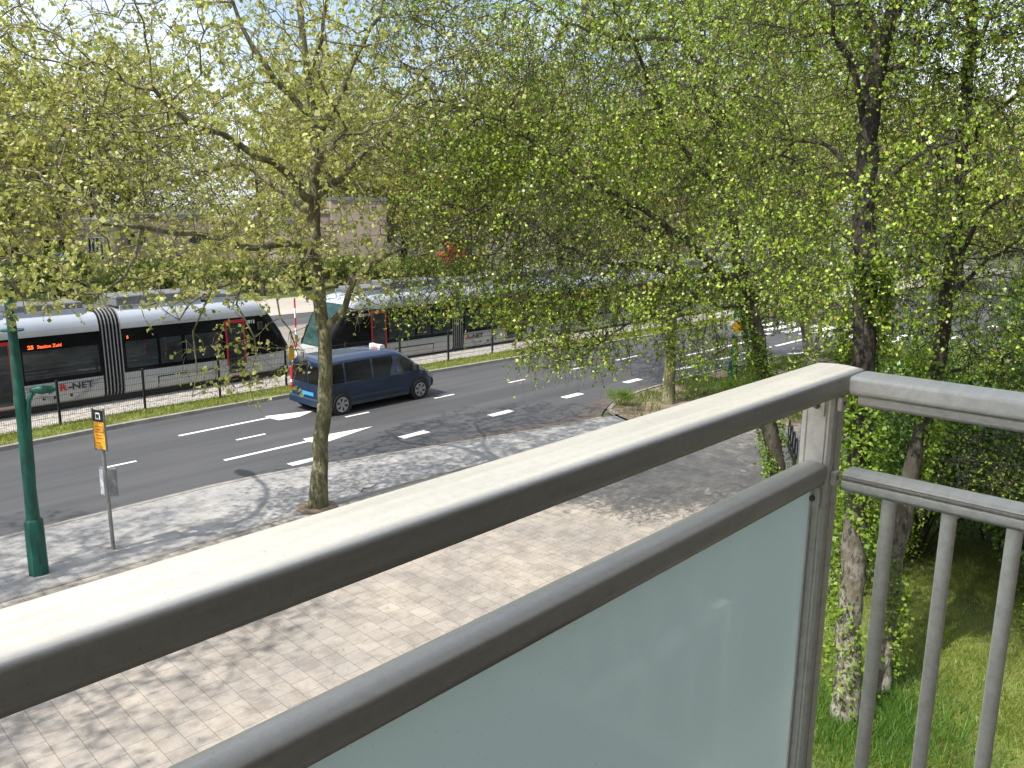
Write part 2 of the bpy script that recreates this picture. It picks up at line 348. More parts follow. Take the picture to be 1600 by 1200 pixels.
# far kerb, grass verge and ballast of the tram track
xs = fr(-20, 60, 80)
fk = MB(); fk.grid([[(x, farf(x), 0), (x, farf(x) + .01, .11), (x, farf(x) + .13, .115), (x, farf(x) + .13, .02)] for x in xs], smooth=False)
tag(fk.build('kerb_far', M['kerb']), kind='structure')
strip_sheet('grass_verge', xs, lambda x: farf(x) + .12, lambda x: farf(x) + 1.35, .09, M['turf'])
strip_sheet('track_bed', fr(-60, 90, 60), lambda x: farf(x) + 1.34, lambda x: farf(x) + 8.2, .07, M['ballast'])
strip_sheet('far_lawn', fr(-60, 60, 30), lambda x: farf(x) + 8.2, lambda x: 38.0, .03, M['waste_ground'])
poly_sheet('side_road', [(-60, 38), (62, 34.5), (62, 41), (-60, 44.5)], .0, M['asphalt'])
poly_sheet('side_path', [(-60, 44.5), (62, 41), (62, 48), (-60, 53.5)], .03, M['concrete_light'])
poly_sheet('plaza', [(47, 24.2), (100, 22), (140, 60), (66, 60), (50, 33)], .035, M['concrete_light'])
poly_sheet('far_lawn_field', [(-80, 53.6), (62, 48.1), (75, 120), (-80, 140)], .02, M['turf'])

# earth and catkins washed onto the asphalt in front of the verge
def dirt_mat():
    m, nt, b = newmat('washed_earth')
    n = noise(nt, 2.2, 7, .75, 'Object', (.6, 1.6, 1)); b.inputs['Roughness'].default_value = .95
    nt.links.new(ramp(nt, [(.3, (.17, .125, .09)), (.7, (.25, .19, .14))], noise(nt, 30, 4)), b.inputs['Base Color'])
    t = nt.nodes.new('ShaderNodeTexCoord'); sp = nt.nodes.new('ShaderNodeSeparateXYZ'); nt.links.new(t.outputs['UV'], sp.inputs[0])
    ms = nt.nodes.new('ShaderNodeMixShader'); tr = nt.nodes.new('ShaderNodeBsdfTransparent'); ad = nt.nodes.new('ShaderNodeMath'); ad.operation = 'MULTIPLY'
    nt.links.new(ramp(nt, [(.40, (0, 0, 0)), (.62, (1, 1, 1))], n), ad.inputs[0]); nt.links.new(sp.outputs['Y'], ad.inputs[1])
    nt.links.new(ad.outputs[0], ms.inputs[0]); nt.links.new(tr.outputs[0], ms.inputs[1]); nt.links.new(b.outputs[0], ms.inputs[2]); nt.links.new(ms.outputs[0], nt.nodes['Material Output'].inputs['Surface']); return m
def dirt_sheet():
    xs_ = fr(13.0, 27.0, 40); V, U = [], []
    for x in xs_:
        w_ = .9 * math.sin(math.pi * (x - 13) / 14) ** .7 + .05
        for k in range(7):
            t = k / 6; V.append((x, nearf(x) + .01 + w_ * t, .0062)); U.append((1 - t) ** 1.2 * min(1, math.sin(math.pi * (x - 13) / 14) * 1.6))
    F = [(i * 7 + k, i * 7 + k + 1, i * 7 + 8 + k, i * 7 + 7 + k) for i in range(40) for k in range(6)]
    me = bpy.data.meshes.new('road_dirt'); me.from_pydata(V, [], F); uv = me.uv_layers.new()
    for lp in me.loops: uv.data[lp.index].uv = (0, U[lp.vertex_index])
    me.materials.append(dirt_mat()); o = bpy.data.objects.new('road_dirt', me); COL.objects.link(o); tag(o, kind='structure')
dirt_sheet()
# rails of the track
for yy in (27.28, 28.72, 31.3):
    rb = MB(); rb.grid([[(x, yy + (farf(x) - 23.7) * .6 + o_, z_) for o_, z_ in ((-.035, .07), (-.035, .13), (.035, .13), (.035, .07))] for x in fr(-20, 60, 40)], smooth=False)
    tag(rb.build('tram_rail', M['galv']), kind='structure')

# painted markings
pm = MB()
def quad(x0, y0, x1, y1, z=.004): pm.add([(x0, y0, z), (x1, y0, z), (x1, y1, z), (x0, y1, z)], [(0, 1, 2, 3)])
for k in range(6): quad(11.04 + 3.5 * k, 17.37, 12.0 + 3.5 * k, 17.64)
for k in range(-4, 6): quad(11.28 + 3.58 * k, 20.39, 12.16 + 3.58 * k, 20.49)
def poly_mark(p, z=.004): pm.add([(x, y, z) for x, y in p], [tuple(range(len(p)))])
poly_mark([(10.4, 21.86), (10.4, 21.98), (13.2, 22.02), (13.22, 22.2), (14.7, 21.78), (13.9, 21.42), (13.25, 21.5), (13.2, 21.9)])
poly_mark([(10.12, 18.91), (10.12, 19.04), (12.55, 19.05), (12.6, 19.28), (14.75, 19.0), (12.65, 18.52), (12.55, 18.93)])
for x0, x1, yc, hw in [(31.7, 36.5, 17.52, .10), (36.9, 40.2, 17.45, .08), (31.6, 38, 19.0, .09), (31.65, 34.4, 16.85, .09), (28.5, 29.4, 20.4, .08), (40, 40.5, 19.5, .1)]:
    quad(x0, yc - hw, x1, yc + hw)
poly_mark([(34.5, 15.75), (35.3, 15.6), (35.3, 16.2), (36.6, 15.75), (35.3, 15.2), (34.5, 15.5)])
poly_mark([(34.6, 18.85), (35.4, 19.05), (35.1, 19.35), (33.9, 19.0)])
for k in range(9): quad(41.3, 14.0 + k * .98, 45.2, 14.5 + k * .98)
for k in range(4): quad(47.6 + k * 5, 21.15 - k * .2, 49.6 + k * 5, 21.3 - k * .2)
for k in range(8): quad(42.5 + 3 * k, 12.2 - k * .1, 43.5 + 3 * k, 12.6 - k * .1)
tag(pm.build('road_markings', M['paint']), kind='structure')

# ------------------------------------------------------------------ grass
def blades(name, n, sampler, h0, h1, wd, z, stops, seed, label):
    rng = np.random.default_rng(seed); P = sampler(rng, n); n = len(P)
    a = rng.uniform(0, 2 * np.pi, n); h = rng.uniform(h0, h1, n); lean = rng.normal(0, .45, (n, 2)) * h[:, None]
    d = np.c_[np.cos(a), np.sin(a)] * wd * rng.uniform(.6, 1.3, n)[:, None]
    b0 = np.c_[P - d, np.full(n, z)]; b1 = np.c_[P + d, np.full(n, z)]; t = np.c_[P + lean, z + h]
    V = np.stack([b0, b1, t], 1).reshape(-1, 3); F = np.arange(3 * n).reshape(-1, 3)
    o = npmesh(name, V, F, [leafmat(name + '_blades', stops, .35)]); tag(o, label, 'grass', kind='stuff'); return o
def samp_lawn(rng, n):
    X = rng.uniform(8.7, 17.5, n * 2); Y = rng.uniform(-1.0, 5.2, n * 2)
    k = rng.random(n * 2) < np.clip(1.35 - (X - 8.7) / 8.0, .2, 1)
    patch = np.sin(X * 2.1 + np.sin(Y * 3)) * np.sin(Y * 2.3 + 1) ; k &= rng.random(n * 2) < np.clip(.75 + .5 * patch, .25, 1)
    return np.c_[X[k], Y[k]][:n]
blades('lawn_grass', 90000, samp_lawn, .03, .09, .005, .05, [(0, (.10, .17, .02)), (.5, (.19, .27, .03)), (.8, (.30, .34, .06)), (1, (.42, .37, .15))], 3, 'green and straw coloured lawn grass behind the grey balusters')
def samp_base(rng, n):
    a = rng.uniform(0, 2 * np.pi, n); r = np.abs(rng.normal(0, .75, n)) + .1; return np.c_[10.0 + r * np.cos(a) * 1.3, 3.1 + r * np.sin(a)]
blades('tall_grass', 9000, samp_base, .08, .26, .006, .05, [(0, (.05, .13, .02)), (.6, (.10, .22, .035)), (1, (.18, .30, .06))], 4, 'long bright green grass round the foot of the white birch')
def samp_verge(rng, n):
    X = rng.uniform(5.5, 46, n); o = rng.random(n) ** .8 * 1.15
    k = rng.random(n) < np.clip(.8 + .5 * np.sin(X * 2.7 + 3 * np.sin(o * 4 + X * .7)), .12, 1); X, o = X[k], o[k]
    return np.c_[X, np.array([farf(x) for x in X]) + .14 + o]
blades('verge_grass', 52000, samp_verge, .03, .14, .009, .085, [(0, (.12, .18, .025)), (.5, (.24, .30, .05)), (.8, (.36, .37, .10)), (1, (.40, .33, .16))], 5, 'rough grass strip between the far kerb and the mesh fence')
def samp_v2(rng, n):
    X = rng.uniform(20.8, 38, n * 2); Y = rng.uniform(9, 16.2, n * 2)
    ed = np.array([lerp_table([(20.6, 14.6), (21.1, 15.2), (22.2, 15.7), (24, 16.05), (27, 16.15), (34, 15.8), (38, 14.2)], x) for x in X])
    k = (Y < ed) & (Y > 12.4 - (X - 20) * .5) & (np.sin(X * 1.7) * np.cos(Y * 2.0) > -.35) & (rng.random(n * 2) < np.clip((X - 20.6) / 4.5, .12, 1)); return np.c_[X[k], Y[k]][:n]
blades('ground_cover', 36000, samp_v2, .04, .22, .012, .05, [(0, (.05, .10, .018)), (.6, (.11, .18, .03)), (1, (.24, .27, .08))], 6, 'weedy ground cover on the earth verge below the right hand trees')

# fallen catkins and leaf litter on the slabs
def litter():
    rng = np.random.default_rng(11); n = 5200
    X = rng.uniform(3, 24, n); Y = rng.uniform(5.5, 15.0, n)
    dens = np.clip(np.exp(-((X - 14) / 5) ** 2 - ((Y - 8) / 2.2) ** 2) + .12, 0, 1); k = rng.random(n) < dens; X, Y = X[k], Y[k]; n = len(X)
    a = rng.uniform(0, np.pi, n); l = rng.uniform(.008, .028, n)
    d = np.c_[np.cos(a) * l, np.sin(a) * l, np.zeros(n)]; e = np.c_[-np.sin(a), np.cos(a), np.zeros(n)] * .006
    P = np.c_[X, Y, np.full(n, .064)]
    V = np.stack([P - d, P + e, P + d, P - e + [0, 0, .006]], 1).reshape(-1, 3)
    o = npmesh('litter', V, np.arange(4 * n).reshape(-1, 4), [leafmat('litter_bits', [(0, (.20, .11, .05)), (.6, (.33, .20, .09)), (1, (.25, .22, .08))], .1)])
    tag(o, 'brown catkins and leaf litter scattered on the beige paving', 'litter', kind='stuff')
litter()

# ------------------------------------------------------------------ balcony (all heights below are relative to the eye, CAM_Z)
Z = lambda z: CAM_Z + z
def cap_profile(y0, y1, zt, zb, rnd=.013, dome=0.0):
    """rail cross-section: rounded top edges, slightly recessed foot"""
    p = [(y0, zt - rnd)]
    for k in range(1, 5):
        a = math.pi / 2 * k / 4; p.append((y0 + rnd * (1 - math.cos(a)), zt - rnd + rnd * math.sin(a)))
    for k in range(1, 6):
        t = k / 6; yy = y0 + rnd + (y1 - y0 - 2 * rnd) * t; p.append((yy, zt + dome * math.sin(math.pi * t)))
    for k in range(4, -1, -1):
        a = math.pi / 2 * k / 4; p.append((y1 - rnd * (1 - math.cos(a)), zt - rnd + rnd * math.sin(a)))
    q = zb + .010
    p += [(y1, q), (y1 - .003, q - .001), (y1 - .003, zb), (y0 + .003, zb), (y0 + .003, q - .001), (y0, q)]
    return p
def rail_bar(name, prof, axis, a, b, m, parent, label=None):
    mb = MB(); mb.prism(prof, axis, a, b, 0, True); o = mb.build(name, m, parent)
    mod = o.modifiers.new('weighted', 'WEIGHTED_NORMAL'); mod.weight = 100; mod.keep_sharp = True
    if label: o['label'] = label
    return o
ra = empty('balcony_railing', (0, .69, Z(-1.46)))
tag(ra, 'long front balcony railing with broad cream handrail over a frosted glass panel', 'railing')
def P_(o, c):   # parent while keeping world coordinates
    c.parent = o; c.location = Vector(c.location) - Vector(o.location); return c
prof = [(y, Z(z)) for y, z in cap_profile(.633, .735, -.323, -.3635, .007, .003)]
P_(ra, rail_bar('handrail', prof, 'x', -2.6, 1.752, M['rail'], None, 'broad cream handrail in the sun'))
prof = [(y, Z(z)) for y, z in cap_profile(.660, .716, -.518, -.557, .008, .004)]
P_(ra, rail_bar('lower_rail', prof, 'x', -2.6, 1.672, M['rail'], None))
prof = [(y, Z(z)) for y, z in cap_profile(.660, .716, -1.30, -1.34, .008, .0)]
P_(ra, rail_bar('bottom_rail', prof, 'x', -2.6, 1.672, M['rail_lit'], None))
g = MB(); g.box((-2.6, .688, Z(-1.305)), (1.664, .696, Z(-.553))); P_(ra, g.build('glass_panel', M['frosted']))
# pale glow of light along the panel edge, put in as a white strip
g = MB(); g.box((1.6635, .685, Z(-1.30)), (1.672, .699, Z(-.557))); P_(ra, g.build('edge_glow', M['white']))
p = MB()
x0, x1, y0, y1 = 1.673, 1.731, .658, .722
prof = [(x0, y0 + .008), (x0 + .003, y0 + .008), (x0 + .003, y0 + .0135), (x0, y0 + .0135), (x0, y1 - .0135), (x0 + .003, y1 - .0135), (x0 + .003, y1 - .010), (x0, y1 - .010), (x0, y1),
        (x1, y1), (x1, y0), (x0 + .030, y0), (x0 + .030, y0 + .004), (x0 + .022, y0 + .004), (x0 + .022, y0), (x0 + .006, y0)]
p.prism(prof, 'z', Z(-1.46), Z(-.364)); P_(ra, p.build('post', M['rail_lit'], bevel=.0012))
for zc, yc in ((-.3955, .692), (-.592, .686)):
    q = MB(); q.box((x0 - .004, yc - .017, Z(zc - .022)), (x0 - .0005, yc + .017, Z(zc + .024))); pl = q.build('bracket_plate', M['rail_lit'], bevel=.001); P_(ra, pl)
    q = MB(); q.tube([(x0 - .004, yc, Z(zc)), (x0 - .006, yc, Z(zc)), (x0 - .010, yc, Z(zc)), (x0 - .0115, yc, Z(zc))], [.0078, .0075, .0055, .002], 14); P_(ra, q.build('bolt', M['bolt']))
for zc in (-.388, -.545):
    q = MB(); q.box((1.684, .6455, Z(zc - .016)), (1.7085, .6575, Z(zc + .013))); o = q.build('clip', M['rail_lit'], bevel=.003); P_(ra, o)
    q = MB(); q.tube([(1.693, .6455, Z(zc)), (1.693, .6435, Z(zc))], .0042, 10); P_(ra, q.build('screw', M['bolt']))
# side railing
rb = empty('side_railing', (1.69, -.3, Z(-1.46)))
tag(rb, 'shaded grey side railing with round vertical balusters meeting the corner post', 'railing')
def side(name, x0, x1, zt, zb, m, ya=-1.28, yb=.621, rnd=.008):
    prof = [(x, Z(z)) for x, z in cap_profile(x0, x1, zt, zb, rnd, .0015)]
    P_(rb, rail_bar(name, prof, 'y', ya, yb, m, None))
side('handrail', 1.648, 1.741, -.323, -.3595, M['rail_lit'])
side('rail_channel', 1.672, 1.716, -.3600, -.384, M['rail_lit'], yb=.612)
side('middle_rail', 1.652, 1.7135, -.518, -.5345, M['rail_lit'])
side('middle_rail_foot', 1.6515, 1.714, -.5352, -.5555, M['rail_lit'], rnd=.002)
side('bottom_rail', 1.655, 1.71, -1.33, -1.36, M['rail_lit'])
for k in range(17):
    y = .535 - .11 * k
    q = MB(); q.tube([(1.6825, y, Z(-1.331)), (1.6825, y, Z(-.5545))], .0138, 18, caps=False); P_(rb, q.build('baluster', M['rail_lit']))
# apartment block the balcony belongs to
bd = empty('apartment_block', (-4, -1.3, 0)); tag(bd, 'brick apartment block with white window frames behind the balcony railing', 'building')
q = MB()
wins = [(-2.2, -.2, Z(-1.42), Z(.72)), (3.0, 5.2, 4.9, 6.9), (7.2, 9.4, 4.9, 6.9), (3.0, 5.2, 1.5, 3.6), (7.2, 9.4, 1.5, 3.6)]
q.box((-9, -8, -.05), (11, -1.30, 11.2)); P_(bd, q.build('wall', M['facade']))
for (a, b_, c, d) in wins[1:]:
    f = MB()
    for u0, u1, v0, v1 in ((a, a + .09, c, d), (b_ - .09, b_, c, d), (a, b_, c, c + .09), (a, b_, d - .09, d), ((a + b_) / 2 - .05, (a + b_) / 2 + .05, c, d)):
        f.box((u0, -1.30, v0), (u1, -1.24 + (.004 if u1 - u0 < .2 else 0), v1))
    P_(bd, f.build('window_frame', M['white'])); f = MB(); f.box((a + .05, -1.299, c + .05), (b_ - .05, -1.27, d - .05)); P_(bd, f.build('window_pane', M['glass_window']))
f = MB(); a, b_, c, d = wins[0]
for u0, u1, v0, v1 in ((a, a + .09, c, d), (b_ - .09, b_, c, d), (a, b_, d - .09, d), (-1.2, -1.1, c, d)): f.box((u0, -1.30, v0), (u1, -1.24, v1))
P_(bd, f.build('door_frame', M['white'])); f = MB(); f.box((a + .05, -1.299, c), (b_ - .05, -1.27, d - .05)); P_(bd, f.build('door_pane', M['glass_window']))
q = MB(); q.box((-2.7, -1.30, Z(-1.66)), (1.78, .78, Z(-1.46))); P_(bd, q.build('balcony_floor', M['plaster']))
SLAB_Y = .645 - SY * 1.37
q = MB(); q.box((-1.0, -1.30, Z(1.05)), (1.78, SLAB_Y, Z(1.25))); P_(bd, q.build('balcony_above', M['plaster']))

# ------------------------------------------------------------------ street lamps
def make_lamp():
    r = empty('street_lamp', (0, 0, .05))
    q = MB(); q.tube([(0, 0, 0), (0, 0, .93), (0, 0, .96), (0, 0, .99)], [.160, .154, .148, .11], 8, smooth=False); q.build('base_sleeve', M['green_paint'], r)
    q = MB(); q.tube([(0, 0, .95), (0, 0, 1.4), (0, 0, 3), (0, 0, 4.2), (0, .03, 4.6)] + [(0, .16, 5.0), (0, .45, 5.35), (0, .70, 5.66), (0, 1.0, 5.98), (0, 1.4, 6.27), (0, 1.85, 6.49), (0, 2.3, 6.62), (0, 2.7, 6.70)],
                     [.108, .098, .084, .070, .064] + [.062 - .003 * k for k in range(8)], 14); q.build('pole', M['green_paint'], r)
    q = MB(); q.box((-.045, -.1625, .25), (.045, -.138, .62)); q.build('access_door', M['green_paint'], r, bevel=.004)
    q = MB(); q.tube([(0, 0, 4.17), (0, 0, 4.19)], [.17, .17], 18); q.build('collar', M['green_paint'], r)
    q = MB(); q.tube([(0, 2.55, 6.70), (0, 2.7, 6.70), (0, 3.0, 6.70), (0, 3.25, 6.70), (0, 3.4, 6.70)], [.05, .11, .15, .12, .04], 14)
    h = q.build('lamp_head', M['green_paint'], r)
    q = MB(); q.sphere((0, 2.98, 6.63), .13, 0, 14, .6); q.build('lamp_glass', M['lamp_glass'], h)
    # low side arm over the pavement
    d = Vector((.83, -.56, 0)).normalized()
    pts = [Vector((0, 0, z)) + d * s for s, z in ((.05, 1.45), (.07, 1.9), (.08, 2.4), (.10, 2.8), (.13, 3.02), (.20, 3.15), (.30, 3.19))]
    q = MB(); q.tube(pts, [.045, .045, .042, .04, .038, .036, .034], 10); q.build('side_arm', M['green_paint'], r)
    a = Vector((0, 0, 3.19))
    q = MB(); q.tube([a + d * .16, a + d * .22, a + d * .34, a + d * .48, a + d * .55], [.03, .065, .085, .07, .02], 12); h = q.build('side_lamp', M['green_paint'], r)
    q = MB(); q.tube([a + d * .26 - Vector((0, 0, .05)), a + d * .44 - Vector((0, 0, .05))], [.05, .05], 10); q.build('lamp_glass', M['lamp_glass'], h)
    return r
lamp = make_lamp(); lamp.location = (4.54, 15.08, .05)
tag(lamp, 'green street lamp with a low side arm standing left of the bus stop pole', 'street lamp', 'green street lamps')
l2 = copy_tree(lamp); l2.location = (27.04, 14.32, .05)
tag(l2, 'green street lamp on the verge carrying the yellow diamond sign', 'street lamp', 'green street lamps')
sg = empty('priority_sign', (27.0, 14.2, 2.2)); tag(sg, 'yellow and white diamond priority sign fixed to the second green lamp', 'road sign')
sg.rotation_euler = (0, 0, math.atan2(-27, 14.3) + math.pi + .35)
sg.rotation_euler = (0, 0, R(-58))
q = MB(); q.prism([(-.40, 0), (0, -.40), (.40, 0), (0, .40)], 'y', -.012, .012); q.build('sign_plate', M['white'], sg, bevel=.01)
q = MB(); q.prism([(-.27, 0), (0, -.27), (.27, 0), (0, .27)], 'y', -.016, .016); q.build('sign_field', M['sign_yellow'], sg)
q = MB(); q.box((-.05, .02, -.15), (.05, .10, .15)); q.build('bracket', M['galv'], sg)

# ------------------------------------------------------------------ bus stop pole
bs = empty('bus_stop_pole', (5.84, 15.2, .05)); tag(bs, 'grey bus stop pole with black and yellow sign and timetable cases', 'bus stop')
q = MB(); q.tube([(0, 0, 0), (-.02, 0, 1.5), (-.03, 0, 1.93), (-.035, 0, 2.62)], .034, 12); q.build('pole', M['galv'], bs)
q = MB(); q.box((-.16, -.16, .003), (.16, .16, .008)); q.build('foot_plate', M['kerb'], bs)
sgn = empty('sign', (-.035, -.0, 1.92), R(-70)); sgn.parent = bs
q = MB(); q.box((-.135, -.035, 0), (.135, -.012, .52)); o = q.build('sign_panel', M['sign_yellow'], sgn, bevel=.004)
q = MB(); q.box((-.138, -.039, .50), (.138, -.008, .71)); q.build('sign_header', M['black'], sgn, bevel=.004)
q = MB(); q.box((-.055, -.0405, .545), (.055, -.0394, .665)); q.build('bus_symbol_plate', M['white'], sgn)
q = MB(); q.box((-.035, -.0425, .575), (.035, -.0412, .64)); q.disc((-.02, -.042, .572), .010, 'y', .002); q.disc((.02, -.042, .572), .010, 'y', .002); q.build('bus_symbol', M['black'], sgn)
q = MB()
for z_, w_ in ((.40, .09), (.35, .07), (.30, .095), (.24, .08), (.19, .09), (.10, .06)): q.box((-.10, -.0368, z_), (-.10 + w_ * 2, -.0356, z_ + .022))
q.build('sign_print', mat('sign_print', (.45, .13, .01), .5), sgn)
q = MB(); q.box((.128, -.042, -.03), (.142, -.004, .73)); q.box((-.142, -.042, -.03), (-.128, -.004, .73)); q.build('sign_frame', M['galv'], sgn)
for s_, lab in ((-1, 0), (1, 1)):
    c_ = empty('timetable_case', (-.02, 0, .97), R(-60) + s_ * R(24)); c_.parent = bs
    x_ = .03 if s_ > 0 else -.18
    q = MB(); q.box((x_, -.025, .05), (x_ + .15, .025, .58)); q.build('case', M['galv'], c_, bevel=.006)
    q = MB(); q.box((x_ + .015, -.0285, .08), (x_ + .135, -.0255, .55)); q.build('timetable', mat('timetable_paper', (.50, .52, .55) if s_ < 0 else (.16, .17, .18), .15, var=.3, scale=20), c_)

# ------------------------------------------------------------------ mesh fence along the track
fe = empty('mesh_fence', (6, 24.9, .08)); tag(fe, 'black wire mesh fence between the grass verge and the tram track', 'fence')
FY = [(-10, 24.7), (6, 24.98), (11, 25.03), (15.6, 24.95), (19, 24.8), (23.3, 24.62), (29.4, 24.35), (36, 24.05), (46, 23.6)]
fpx = [3.66 + 2.42 * k for k in range(-2, 17)]
for xp in fpx:
    q = MB(); q.box((xp - .03, lerp_table(FY, xp) + .012, .06), (xp + .03, lerp_table(FY, xp) + .07, 1.36)); P_(fe, q.build('post', M['fence_green']))
for xa, xb in zip(fpx, fpx[1:]):
    if xb > 43: break
    q = MB(); n = 44; ya, yb = lerp_table(FY, xa), lerp_table(FY, xb)
    for k in range(n + 1):
        t = k / n; x_, y_ = xa + (xb - xa) * t, ya + (yb - ya) * t
        q.box((x_ - .0028, y_ - .0028, .12), (x_ + .0028, y_ + .0028, 1.33))
    for z_ in (.13, .33, .53, .73, .93, 1.13, 1.32):
        for o_ in (-.006, .006):
            q.add([(xa, ya + o_ - .003, z_), (xb, yb + o_ - .003, z_), (xb, yb + o_ + .003, z_), (xa, ya + o_ + .003, z_), (xa, ya + o_ - .003, z_ + .007), (xb, yb + o_ - .003, z_ + .007), (xb, yb + o_ + .003, z_ + .007), (xa, ya + o_ + .003, z_ + .007)],
                  [(0, 1, 5, 4), (4, 5, 6, 7), (2, 3, 7, 6), (0, 3, 2, 1)])
    P_(fe, q.build('mesh_panel', M['fence_green']))
ys = empty('warning_sign', (15.98, 24.93, .98)); tag(ys, 'small yellow sign with a dark ring hanging on the mesh fence by the tram noses', 'sign')
q = MB(); q.prism([(-.10, 0), (.10, 0), (.10, .40)] + [(.10 * math.cos(a), .46 + .10 * math.sin(a)) for a in fr(0, math.pi, 8)] + [(-.10, .40)], 'y', -.01, .01); q.build('sign_plate', M['sign_yellow'], ys)
q = MB()
for k in range(20):
    a, b2 = 2 * math.pi * k / 20, 2 * math.pi * (k + 1) / 20
    q.add([(r_ * math.cos(t), -.0125, .43 + r_ * math.sin(t)) for r_, t in ((.035, a), (.065, a), (.065, b2), (.035, b2))], [(0, 1, 2, 3)])
q.build('ring_symbol', M['black'], ys)
rw = empty('marker_post', (19.36, 29.82, .07)); tag(rw, 'slim red and white banded marker post beyond the tram track', 'marker post')
for k in range(6):
    q = MB(); q.tube([(0, 0, .4 * k), (0, 0, .4 * k + .4)], .034, 10); q.build('band', M['red'] if k % 2 else M['white'], rw)

# ------------------------------------------------------------------ trams
HW = 1.2
def tram_halfw(s): return lerp_table([(-.1, .62), (.05, .70), (.25, .88), (.6, 1.02), (1.0, 1.11), (1.5, 1.17), (2.1, HW), (99, HW)], s)
def tram_top(s): return lerp_table([(-.1, .55), (.0, .82), (.12, .98), (.35, 1.32), (.7, 1.85), (1.05, 2.32), (1.3, 2.60), (1.6, 2.82), (2.0, 2.90), (99, 2.91)], s)
SEC = [(0.93, .22), (0.985, .34), (1.0, .56), (1.0, .88), (.998, 1.2), (.988, 1.6), (.975, 2.0), (.965, 2.27), (.955, 2.45), (.92, 2.60), (.85, 2.73), (.75, 2.82), (.60, 2.885), (.35, 2.905), (0, 2.91)]
def tram_y(s, z):
    w_ = tram_halfw(s)
    for (a, za), (b_, zb) in zip(SEC, SEC[1:]):
        if z <= zb: return w_ * (a + (b_ - a) * (z - za) / (zb - za))
    return w_ * .5
def make_tram(name, tipx, dr, ynear, rot, label, number, z0=.09, nose_text=True):
    """tipx: nose position, dr: direction in which the body runs from the nose"""
    root = empty(name, (tipx, ynear + HW, z0), rot); tag(root, label, 'tram', 'coupled pair of trams')
    X = lambda s: dr * s
    def shell(nm, s0, s1, n, glass=True):
        ss = fr(s0, s1, n); rows = []
        for s in ss:
            zt = tram_top(s); hw = tram_halfw(s); half = []
            for f_, z in SEC:
                if z > zt - .12:
                    t = min(1, (z - (zt - .12)) / .8); zz = zt - .12 * max(0, 1 - t) ** 2 * .9; ff = f_ * (1 - .25 * t) if z < 2.9 else f_
                    half.append((ff * hw, min(zz, zt)))
                else: half.append((f_ * hw, z))
            rows.append([(X(s), -y, z) for y, z in half] + [(X(s), y, z) for y, z in half[-2::-1]])
        def mf(i, j):
            s = (ss[i] + ss[i + 1]) / 2; n2 = len(SEC) - 1; jj = j if j < n2 else 2 * n2 - 1 - j; zz = (SEC[jj][1] + SEC[jj + 1][1]) / 2
            zt = tram_top(s)
            if s < .10: return 0
            if s < 1.24 and jj >= 7: return 3
            if s < 1.24: return 1 if zz > .88 else 0
            if .88 <= zz < 2.27: return 1
            if zz >= 2.40: return 2
            return 0
        mb = MB(); mb.grid(rows, mfun=mf)
        for r_ in (rows[0], rows[-1]): mb.add(r_, [tuple(range(len(r_)))], 0 if r_ is rows[0] else 1)
        o = mb.build(nm, [M['tram_white'], M['glass_black'], M['tram_silver'], M['glass_green']], root)
        md = o.modifiers.new('split', 'EDGE_SPLIT'); md.split_angle = R(50); return o
    def patch(nm, s0, s1, z0_, z1_, m, off=.006, par=None, nx=1, nz=4, sides=(-1, 1)):
        for sd in sides:
            mb = MB()
            rows = [[(X(s), sd * (tram_y(s, z) + off), z) for z in fr(z0_, z1_, nz)] for s in fr(s0, s1, nx)]
            mb.grid(rows)
            # returns to the shell so that the panel has thickness
            for s in (s0, s1): mb.grid([[(X(s), sd * (tram_y(s, z) + off), z) for z in (z0_, z1_)], [(X(s), sd * (tram_y(s, z) - .01), z) for z in (z0_, z1_)]], smooth=False)
            for z in (z0_, z1_): mb.grid([[(X(s), sd * (tram_y(s, z) + off), z) for s in (s0, s1)], [(X(s), sd * (tram_y(s, z) - .01), z) for s in (s0, s1)]], smooth=False)
            mb.build(nm, m, par or root)
    mods = [(0, 6.35), (7.0, 13.35), (14.0, 17.3), (17.95, 24.3), (24.95, 31.3)]
    shell('front_body', -.06, 6.35, 40)
    for a, b_ in mods[1:4]: shell('middle_body', a, b_, 6)
    shell('rear_body', 24.95, 31.2, 6)
    for (a, b_), (c, d) in zip(mods, mods[1:]):     # bellows: deep vertical folds
        mb = MB(); folds = 6; ss = []
        for k in range(folds): t0 = b_ + (c - b_) * k / folds; t1 = (c - b_) / folds; ss += [(t0, .0), (t0 + t1 * .35, .0), (t0 + t1 * .5, -.09), (t0 + t1 * .85, -.09)]
        ss.append((c, 0)); rows = []
        for s, o_ in ss:
            half = [(f_ * (HW + .0) + o_, z) for f_, z in SEC[:-2]] ; rows.append([(X(s), -y, z + (o_ * .6 if z > 2.6 else 0)) for y, z in half] + [(X(s), y, z + (o_ * .6 if z > 2.6 else 0)) for y, z in half[::-1]])
        mb.grid(rows, smooth=False, mfun=lambda i, j: 1 if i % 4 == 0 else 0); mb.build('bellows', [M['rubber'], M['grey_bellows']], root)
    # nose door, double doors
    def door(s0, s1, leaves):
        patch('door', s0, s1, .24, 2.20, M['red'], .010)
        par = bpy.data.objects[-1] if False else None
        for k in range(leaves):
            a = s0 + .07 + (s1 - s0 - .07) * k / leaves; b_ = a + (s1 - s0 - .07) / leaves - .07
            patch('door_pane', a, b_, .36, 2.10, M['glass_window'], .016)
    for s0, s1, l in ((2.12, 2.86, 1), (9.5, 10.95, 2), (14.6, 15.6, 1), (20.2, 21.6, 2), (28.2, 29.0, 1)): door(s0, s1, l)
